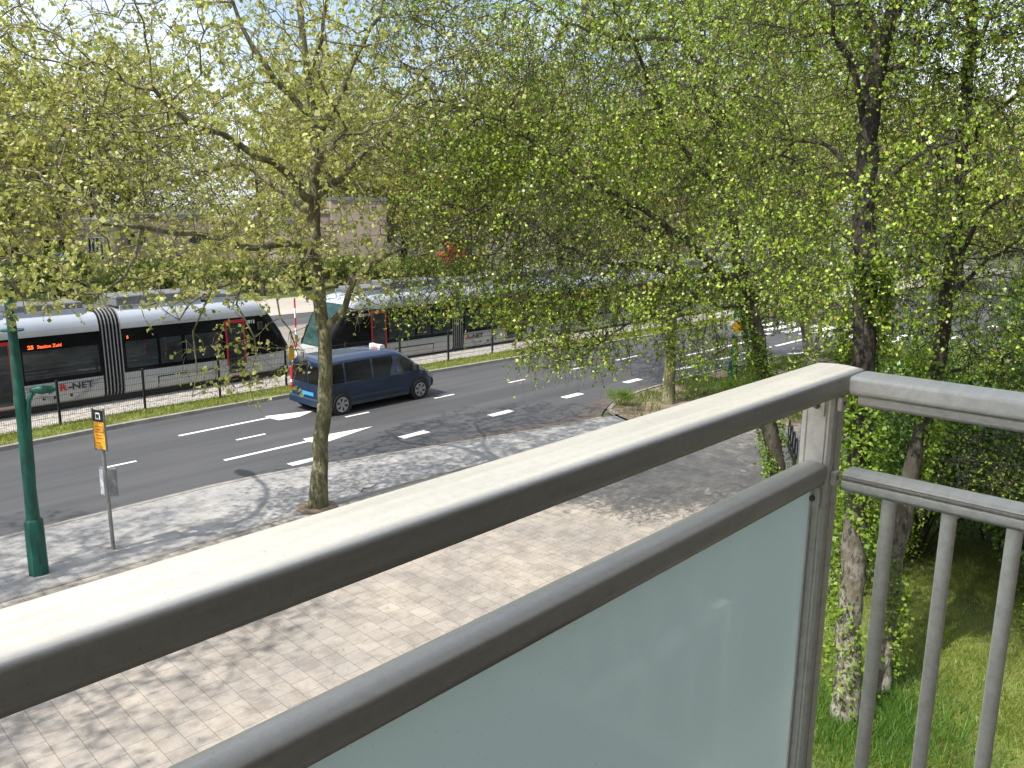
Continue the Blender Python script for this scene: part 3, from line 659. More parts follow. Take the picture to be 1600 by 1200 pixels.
    for s0, s1 in ((2.98, 4.3), (4.42, 5.15), (5.25, 6.25), (7.08, 9.2), (11.1, 13.2), (15.8, 17.1), (18.0, 20.0), (21.8, 24.2), (25.1, 28.0), (29.2, 30.6)):
        patch('window', s0, s1, 1.02, 1.86, M['glass_window'], .004)
    # seats and poles seen as pale bars behind the tint are left to the reflection; skirt lines
    for s0, s1 in ((2.92, 6.3),):
        patch('skirt_line', s0 + .35, s1 - 1.0, .60, .635, M['black'], .003, sides=(-1, 1)); patch('skirt_line', s0 + .35, s0 + .385, .24, .598, M['black'], .003); patch('skirt_line', s1 - 1.035, s1 - 1.0, .24, .598, M['black'], .003)
    patch('belt_line', 7.0, 9.45, .80, .812, M['black'], .002)
    # V-shaped grey decal and dots beside the lettering
    def pts_x(pts): return [(X(s), z) for s, z in pts]
    def decal(pts):
        for sd in (-1, 1):
            mb = MB(); mb.prism(pts_x(pts), 'y', sd * (HW - .01), sd * (HW + .003)); mb.build('decal', M['grey_decal'], root)
    decal([(7.05, .80), (7.22, .80), (7.95, .24), (7.75, .24)]); decal([(8.28, .24), (8.46, .24), (9.25, .78), (9.05, .78)])
    for s, z in ((7.98, .42), (8.45, .42), (8.75, .42), (8.72, .70)):
        for sd in (-1, 1): mb = MB(); mb.disc((X(s), sd * (tram_y(s, z) + .001), z), .045, 'y', .012, n=14); mb.build('round_vent', M['black'], root)
    # roof equipment
    for a, b_, h in ((1.9, 3.3, .16), (3.5, 6.2, .30), (7.2, 9.2, .22), (9.5, 13.2, .34), (14.2, 17.1, .26), (18.2, 21.0, .30), (21.3, 24.1, .2), (25.2, 29.0, .3)):
        mb = MB(); mb.box((X(a), -.62, 2.90), (X(b_), .66, 2.92 + h)); mb.build('roof_equipment', M['roofbox'], root, bevel=.04)
        for sd in (-1, 1): mb = MB(); mb.box((X(a), sd * .86, 2.80), (X(b_), sd * .82, 2.96)); mb.build('roof_rail', M['tram_silver'], root)
    mb = MB(); mb.box((X(.35), -1.0, .02), (X(30.8), 1.0, .30)); mb.build('underframe', M['black'], root)
    mb = MB(); mb.tube([(X(.1), 0, .42), (X(-.34), 0, .42)], .09, 12); mb.tube([(X(-.28), 0, .42), (X(-.40), 0, .42)], .15, 12); mb.build('coupler', M['black'], root)
    for sd in (-1, 1):
        mb = MB(); mb.tube([(X(.10), sd * .55, .66), (X(.0), sd * .55, .66)], .085, 14); mb.build('headlight', M['white'], root)
        mb = MB(); mb.box((X(1.45), sd * (tram_y(1.5, 1.9) + .004), 1.78), (X(1.62), sd * (tram_y(1.5, 1.9) + .12), 2.05)); mb.build('mirror_pod', M['black'], root)
    # lettering on the side towards the street
    def lett(nm, s_, sz, s, z, m, bold=0.0, sx=1.0, off=.012):
        ccx = X(s); y = -(tram_y(s, z) + off)
        # after the root's own turn text must still read left to right from the street
        return text(nm, s_, sz, (ccx, y, z), '-y', m, root, .002, bold, sx=sx)
    tl = lambda s, wdt: s if dr > 0 else s + wdt   # left end of a word that spans s..s+wdt
    lett('fleet_number', number, .155, tl(1.66, .40), 2.03, M['white'], .002, 1.1)
    lett('operator_lettering', 'GEMEENTE AMSTELVEEN', .10, tl(3.0, 2.0), 2.31, M['grey_decal'], 0, 1.3, .006)
    x_ = tl(7.15, 1.15)
    lett('lettering', 'R', .26, x_, .60, M['red_letter'], .012, 1.25)
    text('lettering', '-NET', .26, (X(x_) + .24, -(HW + .012), .60), '-y', M['black'], root, .002, .005, sx=1.3)
    lett('destination_display', '25', .15, tl(8.1, .95), 1.93, M['led'], .006, 1.1)
    text('destination_display', 'Station Zuid', .135, (X(tl(8.1, .95)) + .26, -(tram_y(8, 1.93) + .012), 1.93), '-y', M['led'], root, .002, .002, sx=1.0)
    lett('door_symbol', '5', .12, tl(6.1, .1), 1.95, M['led'], .006)
    return root
M['grey_bellows'] = mat('bellows_edge', (.22, .225, .23), .5)
M['red_letter'] = mat('red_letter', (.50, .03, .03), .4)
make_tram('tram', 17.45, -1, 26.75, 0.0, 'near left tram numbered 3012 with destination lit in orange', '3012')
make_tram('tram', 18.45, 1, 26.45, R(-1.6), 'tram numbered 3011 behind the van and partly behind the birch foliage', '3011', z0=-.06)

# ------------------------------------------------------------------ taxi van (body loft, nose towards +X)
def van_obj():
    root = empty('taxi_van', (14.12, 21.68, 0)); tag(root, 'dark blue taxi van driving past with a white roof sign and tinted windows', 'van')
    LN = 4.78
    top = [(0, 1.55), (.03, 1.72), (.10, 1.86), (.3, 1.93), (1.0, 1.965), (2.4, 1.97), (3.0, 1.94), (3.25, 1.87), (3.5, 1.70), (3.75, 1.49), (3.98, 1.27), (4.12, 1.14), (4.35, 1.03), (4.6, .90), (4.72, .76), (4.78, .58)]
    hwt = [(0, .86), (.08, .91), (.4, .945), (3.2, .95), (3.9, .93), (4.3, .88), (4.55, .78), (4.7, .66), (4.78, .52)]
    sec = [(.93, .22), (.985, .34), (1.0, .55), (1.0, .80), (.995, 1.02), (.975, 1.12), (.94, 1.35), (.90, 1.58), (.865, 1.74), (.82, 1.84), (.72, 1.915), (.55, 1.95), (.3, 1.97), (0, 1.975)]
    def yy(x, z):
        h = lerp_table(hwt, x); zt = lerp_table(top, x)
        for (a, za), (b_, zb) in zip(sec, sec[1:]):
            if z <= zb: return h * (a + (b_ - a) * (z - za) / (zb - za))
        return h * .4
    xs_ = [0, .03, .08, .16, .3, .6, 1.0, 1.4, 1.8, 2.2, 2.6, 2.9, 3.1, 3.25, 3.4, 3.55, 3.7, 3.85, 3.98, 4.08, 4.18, 4.3, 4.42, 4.55, 4.64, 4.71, 4.75, 4.78]
    rows = []
    for x in xs_:
        zt = lerp_table(top, x); h = lerp_table(hwt, x); half = []
        for f_, z in sec:
            if z > zt - .10:
                t = min(1, (z - (zt - .10)) / max(.01, 1.975 - (zt - .10))); half.append((f_ * h * (1 - .12 * math.sin(math.pi * t)), zt - .10 * (1 - t) ** 2))
            else: half.append((f_ * h, z))
        rows.append([(x, -y, z) for y, z in half] + [(x, y, z) for y, z in half[-2::-1]])
    def mf(i, j):
        n2 = len(sec) - 1; jj = j if j < n2 else 2 * n2 - 1 - j; xm = (xs_[i] + xs_[i + 1]) / 2; zt = lerp_table(top, xm); zz = (sec[jj][1] + sec[jj + 1][1]) / 2
        if 3.25 < xm < 4.02 and zz > zt + .02 and jj >= 7: return 1
        if zz < .34: return 2
        return 0
    mb = MB(); mb.grid(rows, mfun=mf); mb.add(rows[0], [tuple(range(len(rows[0])))], 0); mb.add(rows[-1], [tuple(range(len(rows[-1])))], 0)
    o = mb.build('body', [M['van_blue'], M['glass_black'], M['van_trim']], root); md = o.modifiers.new('split', 'EDGE_SPLIT'); md.split_angle = R(42)
    def patch(nm, pts, m, off=.006, par=root, label=None):
        """polygon on the body side given as (x, z); both sides"""
        n = len(pts); cx = sum(p[0] for p in pts) / n; cz = sum(p[1] for p in pts) / n
        for sd in (-1, 1):
            mb = MB(); ring = []
            for k in range(n):
                (xa, za), (xb, zb) = pts[k], pts[(k + 1) % n]
                for t in (0, .25, .5, .75): ring.append((xa + (xb - xa) * t, za + (zb - za) * t))
            out = [[(cx + (x - cx) * q, sd * (yy(cx + (x - cx) * q, cz + (z - cz) * q) + off), cz + (z - cz) * q) for x, z in ring + ring[:1]] for q in (0.02, .35, .7, 1.0)]
            out.append([(x, sd * (yy(x, z) - .01), z) for x, z in ring + ring[:1]])
            mb.grid(out)
            ob = mb.build(nm, m, par); md = ob.modifiers.new('split', 'EDGE_SPLIT'); md.split_angle = R(50)
    patch('side_window', [(.22, 1.10), (.20, 1.70), (.98, 1.745), (.98, 1.08)], M['glass_black'])
    patch('side_window', [(1.05, 1.08), (1.05, 1.748), (2.02, 1.755), (2.02, 1.06)], M['glass_black'])
    patch('side_window', [(2.09, 1.06), (2.09, 1.755), (2.86, 1.75), (2.90, 1.62), (2.72, 1.06)], M['glass_black'])
    patch('front_door_window', [(3.02, 1.12), (3.10, 1.70), (3.26, 1.73), (3.46, 1.60), (3.46, 1.13)], M['glass_window'])
    patch('quarter_window', [(3.50, 1.13), (3.50, 1.57), (3.62, 1.46), (3.92, 1.16)], M['glass_window'])
    def strip(x0, z0, x1, z1, wd=.006, m=M['black'], nm='panel_gap', off=.0015):
        d = Vector((x1 - x0, 0, z1 - z0)).normalized(); n = Vector((-d.z, 0, d.x)) * wd; k = 6
        for sd in (-1, 1):
            mb = MB(); mb.grid([[((x0 + (x1 - x0) * t + n.x * q), sd * (yy(x0 + (x1 - x0) * t, z0 + (z1 - z0) * t) + off), (z0 + (z1 - z0) * t) + n.z * q) for q in (-1, 1)] for t in fr(0, 1, k)], smooth=False); mb.build(nm, m, root)
    for a in ((2.93, .36, 2.93, 1.85), (3.92, .62, 3.96, 1.12), (2.93, .36, 3.6, .36), (2.06, .36, 2.06, 1.06), (.20, 1.02, 2.05, 1.02), (.25, .62, .25, 1.0)): strip(*a)
    strip(.75, .50, 3.25, .50, .045, M['van_trim'], 'rubbing_strip', .012); strip(.9, .30, 3.5, .30, .06, M['van_trim'], 'sill', .008)
    strip(2.70, .98, 2.86, .98, .018, M['black'], 'door_handle', .022); strip(3.02, .98, 3.18, .98, .018, M['black'], 'door_handle', .022)
    # wheels
    for x in (.84, 3.94):
        for sd in (-1, 1):
            a = MB(); a.disc((x, sd * .905, .36), .385, 'y', .10, n=28); a.build('wheel_arch', M['black'], root)
            wl = empty('wheel', (x, sd * .875, .325)); wl.parent = root
            t = MB(); rows_ = [[(r_ * math.cos(2 * math.pi * k / 32), sd * y_, r_ * math.sin(2 * math.pi * k / 32)) for k in range(33)] for y_, r_ in ((-.10, .21), (-.10, .30), (-.07, .325), (.07, .325), (.098, .31), (.10, .285), (.094, .225), (.05, .22))]
            t.grid(rows_); o = t.build('tyre', M['tyre'], wl); o.modifiers.new('split', 'EDGE_SPLIT').split_angle = R(45)
            h = MB(); h.tube([(0, sd * .02, 0), (0, sd * .088, 0)], [.222, .218], 28); h.build('rim', M['black'], wl)
            h = MB()
            for k in range(6):
                a0 = 2 * math.pi * k / 6 + .2
                pts = [(.05, -.45), (.05, .45), (.19, .27), (.222, .42), (.222, -.42), (.19, -.27)]
                pl = [(r_ * math.cos(a0 + d_ ), r_ * math.sin(a0 + d_)) for r_, d_ in pts]
                h.prism(pl, 'y', sd * .0885, sd * .104)
            h.disc((0, sd * .098, 0), .06, 'y', .02, n=16)
            n_ = 32
            for k in range(n_):
                a0, a1 = 2 * math.pi * k / n_, 2 * math.pi * (k + 1) / n_
                h.add([(r_ * math.cos(t_), sd * y_, r_ * math.sin(t_)) for r_, t_, y_ in ((.195, a0, .106), (.226, a0, .103), (.226, a1, .103), (.195, a1, .106))], [(0, 1, 2, 3)])
            h.build('hubcap', M['hubcap'], wl, bevel=.003)
    # rear: two doors, windows, lamps, plate, bumper
    for y0_, y1_ in ((-.80, -.02), (.02, .80)):
        mb = MB(); mb.prism([(y0_ + (.02 if y0_ < -.5 else .03), 1.02), (y1_ - .03, 1.02), (y1_ - (.03 if y0_ < -.5 else .10), 1.66), (y0_ + (.10 if y0_ < -.5 else .03), 1.66)], 'x', -.012, .02); mb.build('rear_window', M['glass_black'], root, bevel=.008)
    mb = MB(); mb.box((-.006, -.006, .36), (.01, .006, 1.80)); mb.box((-.006, -.80, .355), (.01, .80, .367)); mb.box((-.005, -.80, .80), (.01, -.1, .812)); mb.build('panel_gap', M['black'], root)
    for sd in (-1, 1):
        mb = MB(); mb.prism([(-.02, .70), (.10, .70), (.12, 1.46), (-.005, 1.46)], 'y', sd * .815, sd * .925)
        for k, (z_, m_) in enumerate(((.70, 1), (.88, 2), (1.02, 1))): mb.box((-.026, sd * .822, z_ + .01), (-.012, sd * .915, z_ + .12), m_)
        mb.build('tail_light', [M['taillight'], M['taillight'], M['white']], root, bevel=.006)
    mb = MB(); mb.prism([(-.09, .26), (.10, .26), (.10, .50), (-.05, .50), (-.09, .45)], 'y', -.90, .90); mb.build('rear_bumper', M['van_trim_blue'], root, bevel=.02)
    pb = MB(); pb.box((-.022, -.30, .575), (-.006, .30, .70)); pp = pb.build('number_plate', M['plate_blue'], root)
    mb = MB(); mb.box((-.014, -.10, .735), (.0, .10, .77)); mb.build('plate_light', M['black'], root)
    mb = MB(); mb.box((-.035, .05, 1.80), (.02, .28, 1.835)); mb.build('brake_light', M['taillight'], root)
    mb = MB(); mb.prism([(4.60, .24), (4.80, .30), (4.83, .46), (4.78, .60), (4.60, .62)], 'y', -.62, .62); mb.build('front_bumper', M['van_trim_blue'], root, bevel=.04)
    for sd in (-1, 1):
        mb = MB(); mb.prism([(4.28, .80), (4.60, .68), (4.66, .80), (4.34, .98)], 'y', sd * .66, sd * .835); mb.build('headlight', M['hubcap'], root, bevel=.02)
        mb = MB(); mb.box((3.62, sd * .96, 1.10), (3.74, sd * 1.16, 1.36)); mb.build('wing_mirror', M['black'], root, bevel=.03)
    # roof sign
    rs = empty('roof_sign', (2.92, -.05, 1.935)); rs.parent = root
    mb = MB(); mb.prism([(-.12, 0), (.12, 0), (.08, .12), (-.08, .12)], 'y', -.27, .27); rsb = mb.build('sign_box', M['white'], rs, bevel=.04, seg=3)
    for fc, x_, tl_ in (('-x', -.108, -.18), ('+x', .108, -.18)):
        t = text('sign_lettering', 'TAXI', .11, (x_ * 1.03, 0, .02), fc, M['red_letter'], rs, .003, .004, sx=1.35, align='CENTER'); t.rotation_euler[0] = math.pi / 2 - .2
    mb = MB(); mb.box((-.02, -.12, .1235), (.02, .12, .126)); mb.build('sign_stripe', M['red_letter'], rs)
    # seats and a driver seen through the side glass would not read; interior left dark
    return root
M['van_trim_blue'] = mat('van_bumper', (0.010, 0.024, 0.052), .4, var=.1)
van = van_obj()
for ch in kids(van):       # short rear overhang: draw the tail in towards the rear axle
    if ch.type == 'MESH' and ch.name.split('.')[0] != 'wheel_arch':
        for v in ch.data.vertices:
            x = v.co.x
            if x < .5: v.co.x = .30 + (x if x < 0 else x * .4)
            if v.co.z > .4: v.co.z = .4 + (v.co.z - .4) * .855
for ch in kids(van):
    if ch.name.startswith('roof_sign'): ch.location.z = .4 + (ch.location.z - .4) * .855

# ------------------------------------------------------------------ trees
def bark_mat(name, base, patch, dark, scale=(7, 7, 2.2), lo=.46, hi=.60, fissure=.0, lowwhite=False):
    m, nt, b = newmat(name)
    n1 = noise(nt, 1.0, 5, 0.65, 'Object', scale); n2 = noise(nt, 1.0, 6, 0.75, 'Object', (22, 22, 9)); n3 = noise(nt, 1.3, 3)
    c = ramp(nt, [(lo, base), (hi, patch)], n1)
    c = mixc(nt, ramp(nt, [(.50, (0, 0, 0)), (.62, (1, 1, 1))], n2), c, dark)
    c = mixc(nt, ramp(nt, [(.5, (0, 0, 0)), (.75, (.55, .55, .55))], n3), c, (.09, .10, .035))
    if lowwhite:
        t = nt.nodes.new('ShaderNodeTexCoord'); sp = nt.nodes.new('ShaderNodeSeparateXYZ'); nt.links.new(t.outputs['Object'], sp.inputs[0])
        mr = nt.nodes.new('ShaderNodeMapRange'); mr.inputs[1].default_value = .9; mr.inputs[2].default_value = 3.4; nt.links.new(sp.outputs['Z'], mr.inputs[0])
        c = mixc(nt, mr.outputs[0], c, ramp(nt, [(.45, (.030, .026, .020)), (.68, (.085, .075, .058))], n1))
    nt.links.new(c, b.inputs['Base Color']); b.inputs['Roughness'].default_value = .9
    bump(nt, n2, b, .7, .02); return m
M['bark_plane'] = bark_mat('bark_plane', (.105, .098, .048), (.25, .235, .135), (.055, .050, .028))
M['bark_birch'] = bark_mat('bark_birch', (.38, .355, .30), (.17, .15, .11), (.035, .03, .025), (5, 5, 6), .44, .56, lowwhite=True)
M['bark_dark'] = bark_mat('bark_dark', (.045, .037, .027), (.085, .072, .05), (.022, .019, .013))
M['leaf_plane'] = leafmat('leaf_plane', [(0, (.24, .27, .065)), (.35, (.38, .41, .12)), (.7, (.52, .54, .20)), (.93, (.66, .66, .32)), (1, (.42, .32, .13))], .42, (1, 1, .42), .3)
M['leaf_birch'] = leafmat('leaf_birch', [(0, (.10, .175, .012)), (.4, (.235, .36, .024)), (.75, (.42, .57, .055)), (.955, (.64, .74, .15)), (.965, (.28, .16, .05)), (1, (.34, .22, .07))], .36, (1, 1, .38), .7)
M['leaf_far'] = leafmat('leaf_far', [(0, (.25, .28, .05)), (.5, (.40, .42, .085)), (.85, (.54, .53, .14)), (1, (.34, .27, .12))], .40, (1, 1, .5), .2)
M['leaf_dark'] = leafmat('leaf_dark', [(0, (.028, .07, .012)), (.6, (.065, .135, .020)), (.85, (.14, .24, .03)), (1, (.30, .41, .07))], .25, (1, 1, .4), .45)
M['leaf_bush'] = leafmat('leaf_bush', [(0, (.08, .14, .025)), (.6, (.15, .22, .04)), (1, (.27, .30, .08))], .35)
M['leaf_ivy'] = leafmat('leaf_ivy', [(0, (.10, .18, .02)), (.6, (.17, .28, .03)), (1, (.28, .38, .06))], .35)

def px_ray(px, py):
    return (fwd + rt * ((px - 800) / FPX) - up * ((py - 600) / FPX)).normalized()
def on_tree(base, px, py, d=0.0):
    """photo pixel -> point in the upright plane through a tree, d metres behind it"""
    h = Vector((base[0], base[1], 0)); dist = h.length; h.normalize(); r = px_ray(px, py)
    t = (dist + d) / (r.x * h.x + r.y * h.y); return Vector((r.x * t, r.y * t, CAM_Z + r.z * t))
def smooth_pts(P, step, rng, jit):
    P = [Vector(p) for p in P]; out = []
    for i in range(len(P) - 1):
        p0, p1, p2, p3 = P[max(i - 1, 0)], P[i], P[i + 1], P[min(i + 2, len(P) - 1)]
        n = max(1, int((p2 - p1).length / step))
        for k in range(n):
            t = k / n
            q = .5 * ((2 * p1) + (p2 - p0) * t + (2 * p0 - 5 * p1 + 4 * p2 - p3) * t * t + (-p0 + 3 * p1 - 3 * p2 + p3) * t ** 3)
            out.append(q)
    out.append(P[-1])
    for i in range(1, len(out) - 1): out[i] = out[i] + Vector(rng.normal(0, jit, 3))
    return out
def leaf_quads(C, U, size, rng, aspect=.75, fold=.25):
    n = len(C); U = U / (np.linalg.norm(U, axis=1, keepdims=True) + 1e-9)
    Rn = rng.normal(size=(n, 3)); Vv = np.cross(U, Rn); Vv /= (np.linalg.norm(Vv, axis=1, keepdims=True) + 1e-9); N = np.cross(U, Vv)
    s = size[:, None]
    p0 = C; p1 = C + U * s * .45 + Vv * s * aspect * .5 + N * s * fold * .5; p2 = C + U * s; p3 = C + U * s * .45 - Vv * s * aspect * .5 + N * s * fold * .5
    return np.stack([p0, p1, p2, p3], 1).reshape(-1, 3)
def prisms(A, B, ra, rb_, k, rng):
    n = len(A); D = B - A; D /= (np.linalg.norm(D, axis=1, keepdims=True) + 1e-9)
    ref = np.where(np.abs(D[:, 2:3]) < .9, np.array([[0, 0, 1.0]]), np.array([[1.0, 0, 0]])); u = np.cross(D, ref); u /= np.linalg.norm(u, axis=1, keepdims=True); v = np.cross(D, u)
    vs = []
    for C, r_ in ((A, ra), (B, rb_)):
        for j in range(k):
            a = 2 * np.pi * j / k; vs.append(C + (u * np.cos(a) + v * np.sin(a)) * r_[:, None])
    V = np.stack(vs, 1).reshape(-1, 3); base = (np.arange(n) * 2 * k)[:, None]
    F = np.concatenate([base + np.array([[j, (j + 1) % k, k + (j + 1) % k, k + j]]) for j in range(k)], 0); return V, F
def make_tree(name, base, guides, ell, seed, bark, leafm, natt=2600, step=.30, infl=2.4, kill=.42, iters=70, twigs=3, tl=(.2, .45), droop=.3, leaves=4, ls=(.05, .09), flare=1.25, min_r=.0045, leafless=.0, extra_droop=0, aspect=.8, pipe=2.35, tropism=(0, 0, .05), clump=.25):
    rng = np.random.default_rng(seed); bx, by = base
    root = empty(name, (bx, by, .05))
    pos, par, gr = [], [], []; chains = []
    for pts, r0, r1 in guides:
        sp = smooth_pts(pts, step, rng, .012 if not chains else .03)
        if pos:
            A = np.array(pos); j = int(np.argmin(((A - np.array(sp[0])) ** 2).sum(1))); ids = [j]
        else: ids = []
        for i, p in enumerate(sp):
            t = i / max(1, len(sp) - 1); r_ = r0 + (r1 - r0) * t
            if not pos: pos.append(tuple(p)); par.append(-1); gr.append(r_); ids.append(0); continue
            if i == 0 and ids: continue
            pos.append(tuple(p)); par.append(ids[-1]); gr.append(r_); ids.append(len(pos) - 1)
        chains.append(ids)
    ng = len(pos)
    att = []
    tot = sum(e[2] for e in ell)
    for c, rad, wgt in ell:
        n = int(natt * wgt / tot); u = rng.normal(size=(n, 3)); u /= np.linalg.norm(u, axis=1, keepdims=True)
        att.append(np.array(c) + u * np.array(rad) * (rng.random((n, 1)) ** .42))
    att = np.concatenate(att); att = att[att[:, 2] > 1.2]
    P = np.array(pos); nd = np.full(len(att), 1e9); ni = np.zeros(len(att), int)
    def upd(new0):
        nonlocal nd, ni
        Q = P[new0:]
        for s0 in range(0, len(Q), 400):
            q = Q[s0:s0 + 400]; d = ((att[:, None, :] - q[None]) ** 2).sum(2); j = d.argmin(1); dm = d[np.arange(len(att)), j]; k = dm < nd; nd[k] = dm[k]; ni[k] = new0 + s0 + j[k]
    upd(0); nchild = np.zeros(200000, int); trop = np.array(tropism)
    parent = list(par)
    for it in range(iters):
        keep = nd > kill ** 2; att, nd, ni = att[keep], nd[keep], ni[keep]
        if len(att) == 0: break
        reach = infl * (3.0 if it < 4 else 1.0)
        act = nd < reach ** 2
        if not act.any(): act = nd < np.percentile(nd, 10)
        idx = ni[act]; dv = att[act] - P[idx]; dv /= np.linalg.norm(dv, axis=1, keepdims=True)
        un, inv = np.unique(idx, return_inverse=True); acc = np.zeros((len(un), 3)); np.add.at(acc, inv, dv)
        acc /= (np.linalg.norm(acc, axis=1, keepdims=True) + 1e-9); acc += rng.normal(0, .28, acc.shape) + trop; acc /= np.linalg.norm(acc, axis=1, keepdims=True)
        ok = nchild[un] < 3; un, acc = un[ok], acc[ok]
        if len(un) == 0: break
        nchild[un] += 1; new0 = len(P); P = np.concatenate([P, P[un] + acc * step * rng.uniform(.8, 1.2, (len(un), 1))]); parent += list(un); upd(new0)
    N = len(P); parent = np.array(parent); acc = np.zeros(N)
    for i in range(N - 1, 0, -1):
        if acc[i] == 0: acc[i] = min_r ** pipe
        acc[parent[i]] += acc[i]
    rad = np.maximum(acc, min_r ** pipe) ** (1 / pipe); rad[:ng] = np.maximum(np.array(gr), np.minimum(rad[:ng], np.array(gr) * 1.3))
    P0 = P - np.array([bx, by, .05])
    mb = MB()
    for ids in chains:
        pts = [Vector(P0[i]) for i in ids]; rr = [min(rad[i], gr[ids[min(1, len(ids) - 1)]] * 1.35) for i in ids]
        if ids is chains[0]:
            rr = [r_ * (1 + (flare - 1) * math.exp(-max(0, p.z) / .35)) for r_, p in zip(rr, pts)]; pts[0].z = -.12
        mb.tube(pts, rr, 14 if ids is chains[0] else 9, caps=False)
    tr = mb.build('trunk', bark, root)
    # roughen the trunk outline a little
    for v in tr.data.vertices:
        co = v.co; f = .006 * math.sin(co.z * 7 + co.x * 31) + .004 * math.sin(co.z * 17 + co.y * 23); nn = Vector((co.x, co.y, 0)); v.co = co + Vector((math.sin(co.z * 5.0), math.cos(co.z * 6.1), 0)) * f
    e = np.arange(ng, N); pa = parent[e]; A, B = P0[pa], P0[e]; rbv = rad[e]; rav = np.minimum(rad[pa], rbv * 1.35)
    Vs, Fs, off = [], [], 0
    for k, msk in ((6, rbv > .02), (4, (rbv <= .02) & (rbv > .009)), (3, rbv <= .009)):
        if msk.any():
            V_, F_ = prisms(A[msk], B[msk], rav[msk], rbv[msk], k, rng); Vs.append(V_); Fs.append(F_ + off); off += len(V_)
    # twigs
    thin = e[rad[e] < .016]; src = np.repeat(thin, twigs); src = src[rng.random(len(src)) > leafless]; n = len(src)
    d0 = P0[src] - P0[parent[src]]; d0 /= np.linalg.norm(d0, axis=1, keepdims=True); d = d0 * .5 + rng.normal(0, .6, (n, 3)); d /= np.linalg.norm(d, axis=1, keepdims=True)
    ln = rng.uniform(*tl, n)
    if extra_droop:
        lk = rng.random(n) < extra_droop; ln[lk] *= 2.2
    p0 = P0[src] + rng.normal(0, .02, (n, 3)); segs = 3; pts = [p0]; dd = d.copy()
    for k in range(segs):
        dd = dd + np.array([0, 0, -droop]) * (1 + k) * .6 + rng.normal(0, .12, (n, 3)); dd /= np.linalg.norm(dd, axis=1, keepdims=True); pts.append(pts[-1] + dd * (ln / segs)[:, None])
    for k in range(segs):
        V_, F_ = prisms(pts[k], pts[k + 1], np.full(n, min_r * (.85 - .2 * k)), np.full(n, min_r * (.65 - .2 * k) + .0005), 3, rng); Vs.append(V_); Fs.append(F_ + off); off += len(V_)
    Fq = np.concatenate(Fs); npmesh('branches', np.concatenate(Vs), Fq, [bark], root, smooth=True)
    # leaves
    m = n * leaves; ti = np.repeat(np.arange(n), leaves); t = rng.choice([.45, .72, .999], m, p=[.22, .33, .45]) * segs * .999 + rng.normal(0, .05, m); t = np.clip(t, .2, segs * .9995); si = t.astype(int); f = (t - si)[:, None]
    PT = np.stack(pts, 0); C = PT[si, ti] * (1 - f) + PT[si + 1, ti] * f + rng.normal(0, .010, (m, 3))
    # uneven density: whole boughs lighter or heavier in leaf
    ph = np.sin(C[:, 0] * 1.7 + seed) + np.sin(C[:, 1] * 1.9 + 1.3 * seed) + np.sin(C[:, 2] * 2.1 + .7 * seed); kp = rng.random(m) < np.clip(.74 + clump * ph, .10, 1)
    C = C[kp]; m = len(C); U = rng.normal(0, .8, (m, 3)) + np.array([0, 0, -.45]); size = ls[0] * .8 + (ls[1] - ls[0]) * 1.5 * rng.beta(1.3, 2.0, m)
    V_ = leaf_quads(C, U, size, rng, aspect); npmesh('crown', V_, np.arange(4 * m).reshape(-1, 4), [leafm], root)
    return root, m, N
def L_(base, lst): return [on_tree(base, *p) for p in lst]
def E_(base, px, py, d, rl, rz, rd, wgt):
    """attractor ellipsoid centred on a photo pixel; radii along world axes (lateral ~ depth)"""
    c = on_tree(base, px, py, d); return (tuple(c), (rl, rd, rz), wgt)

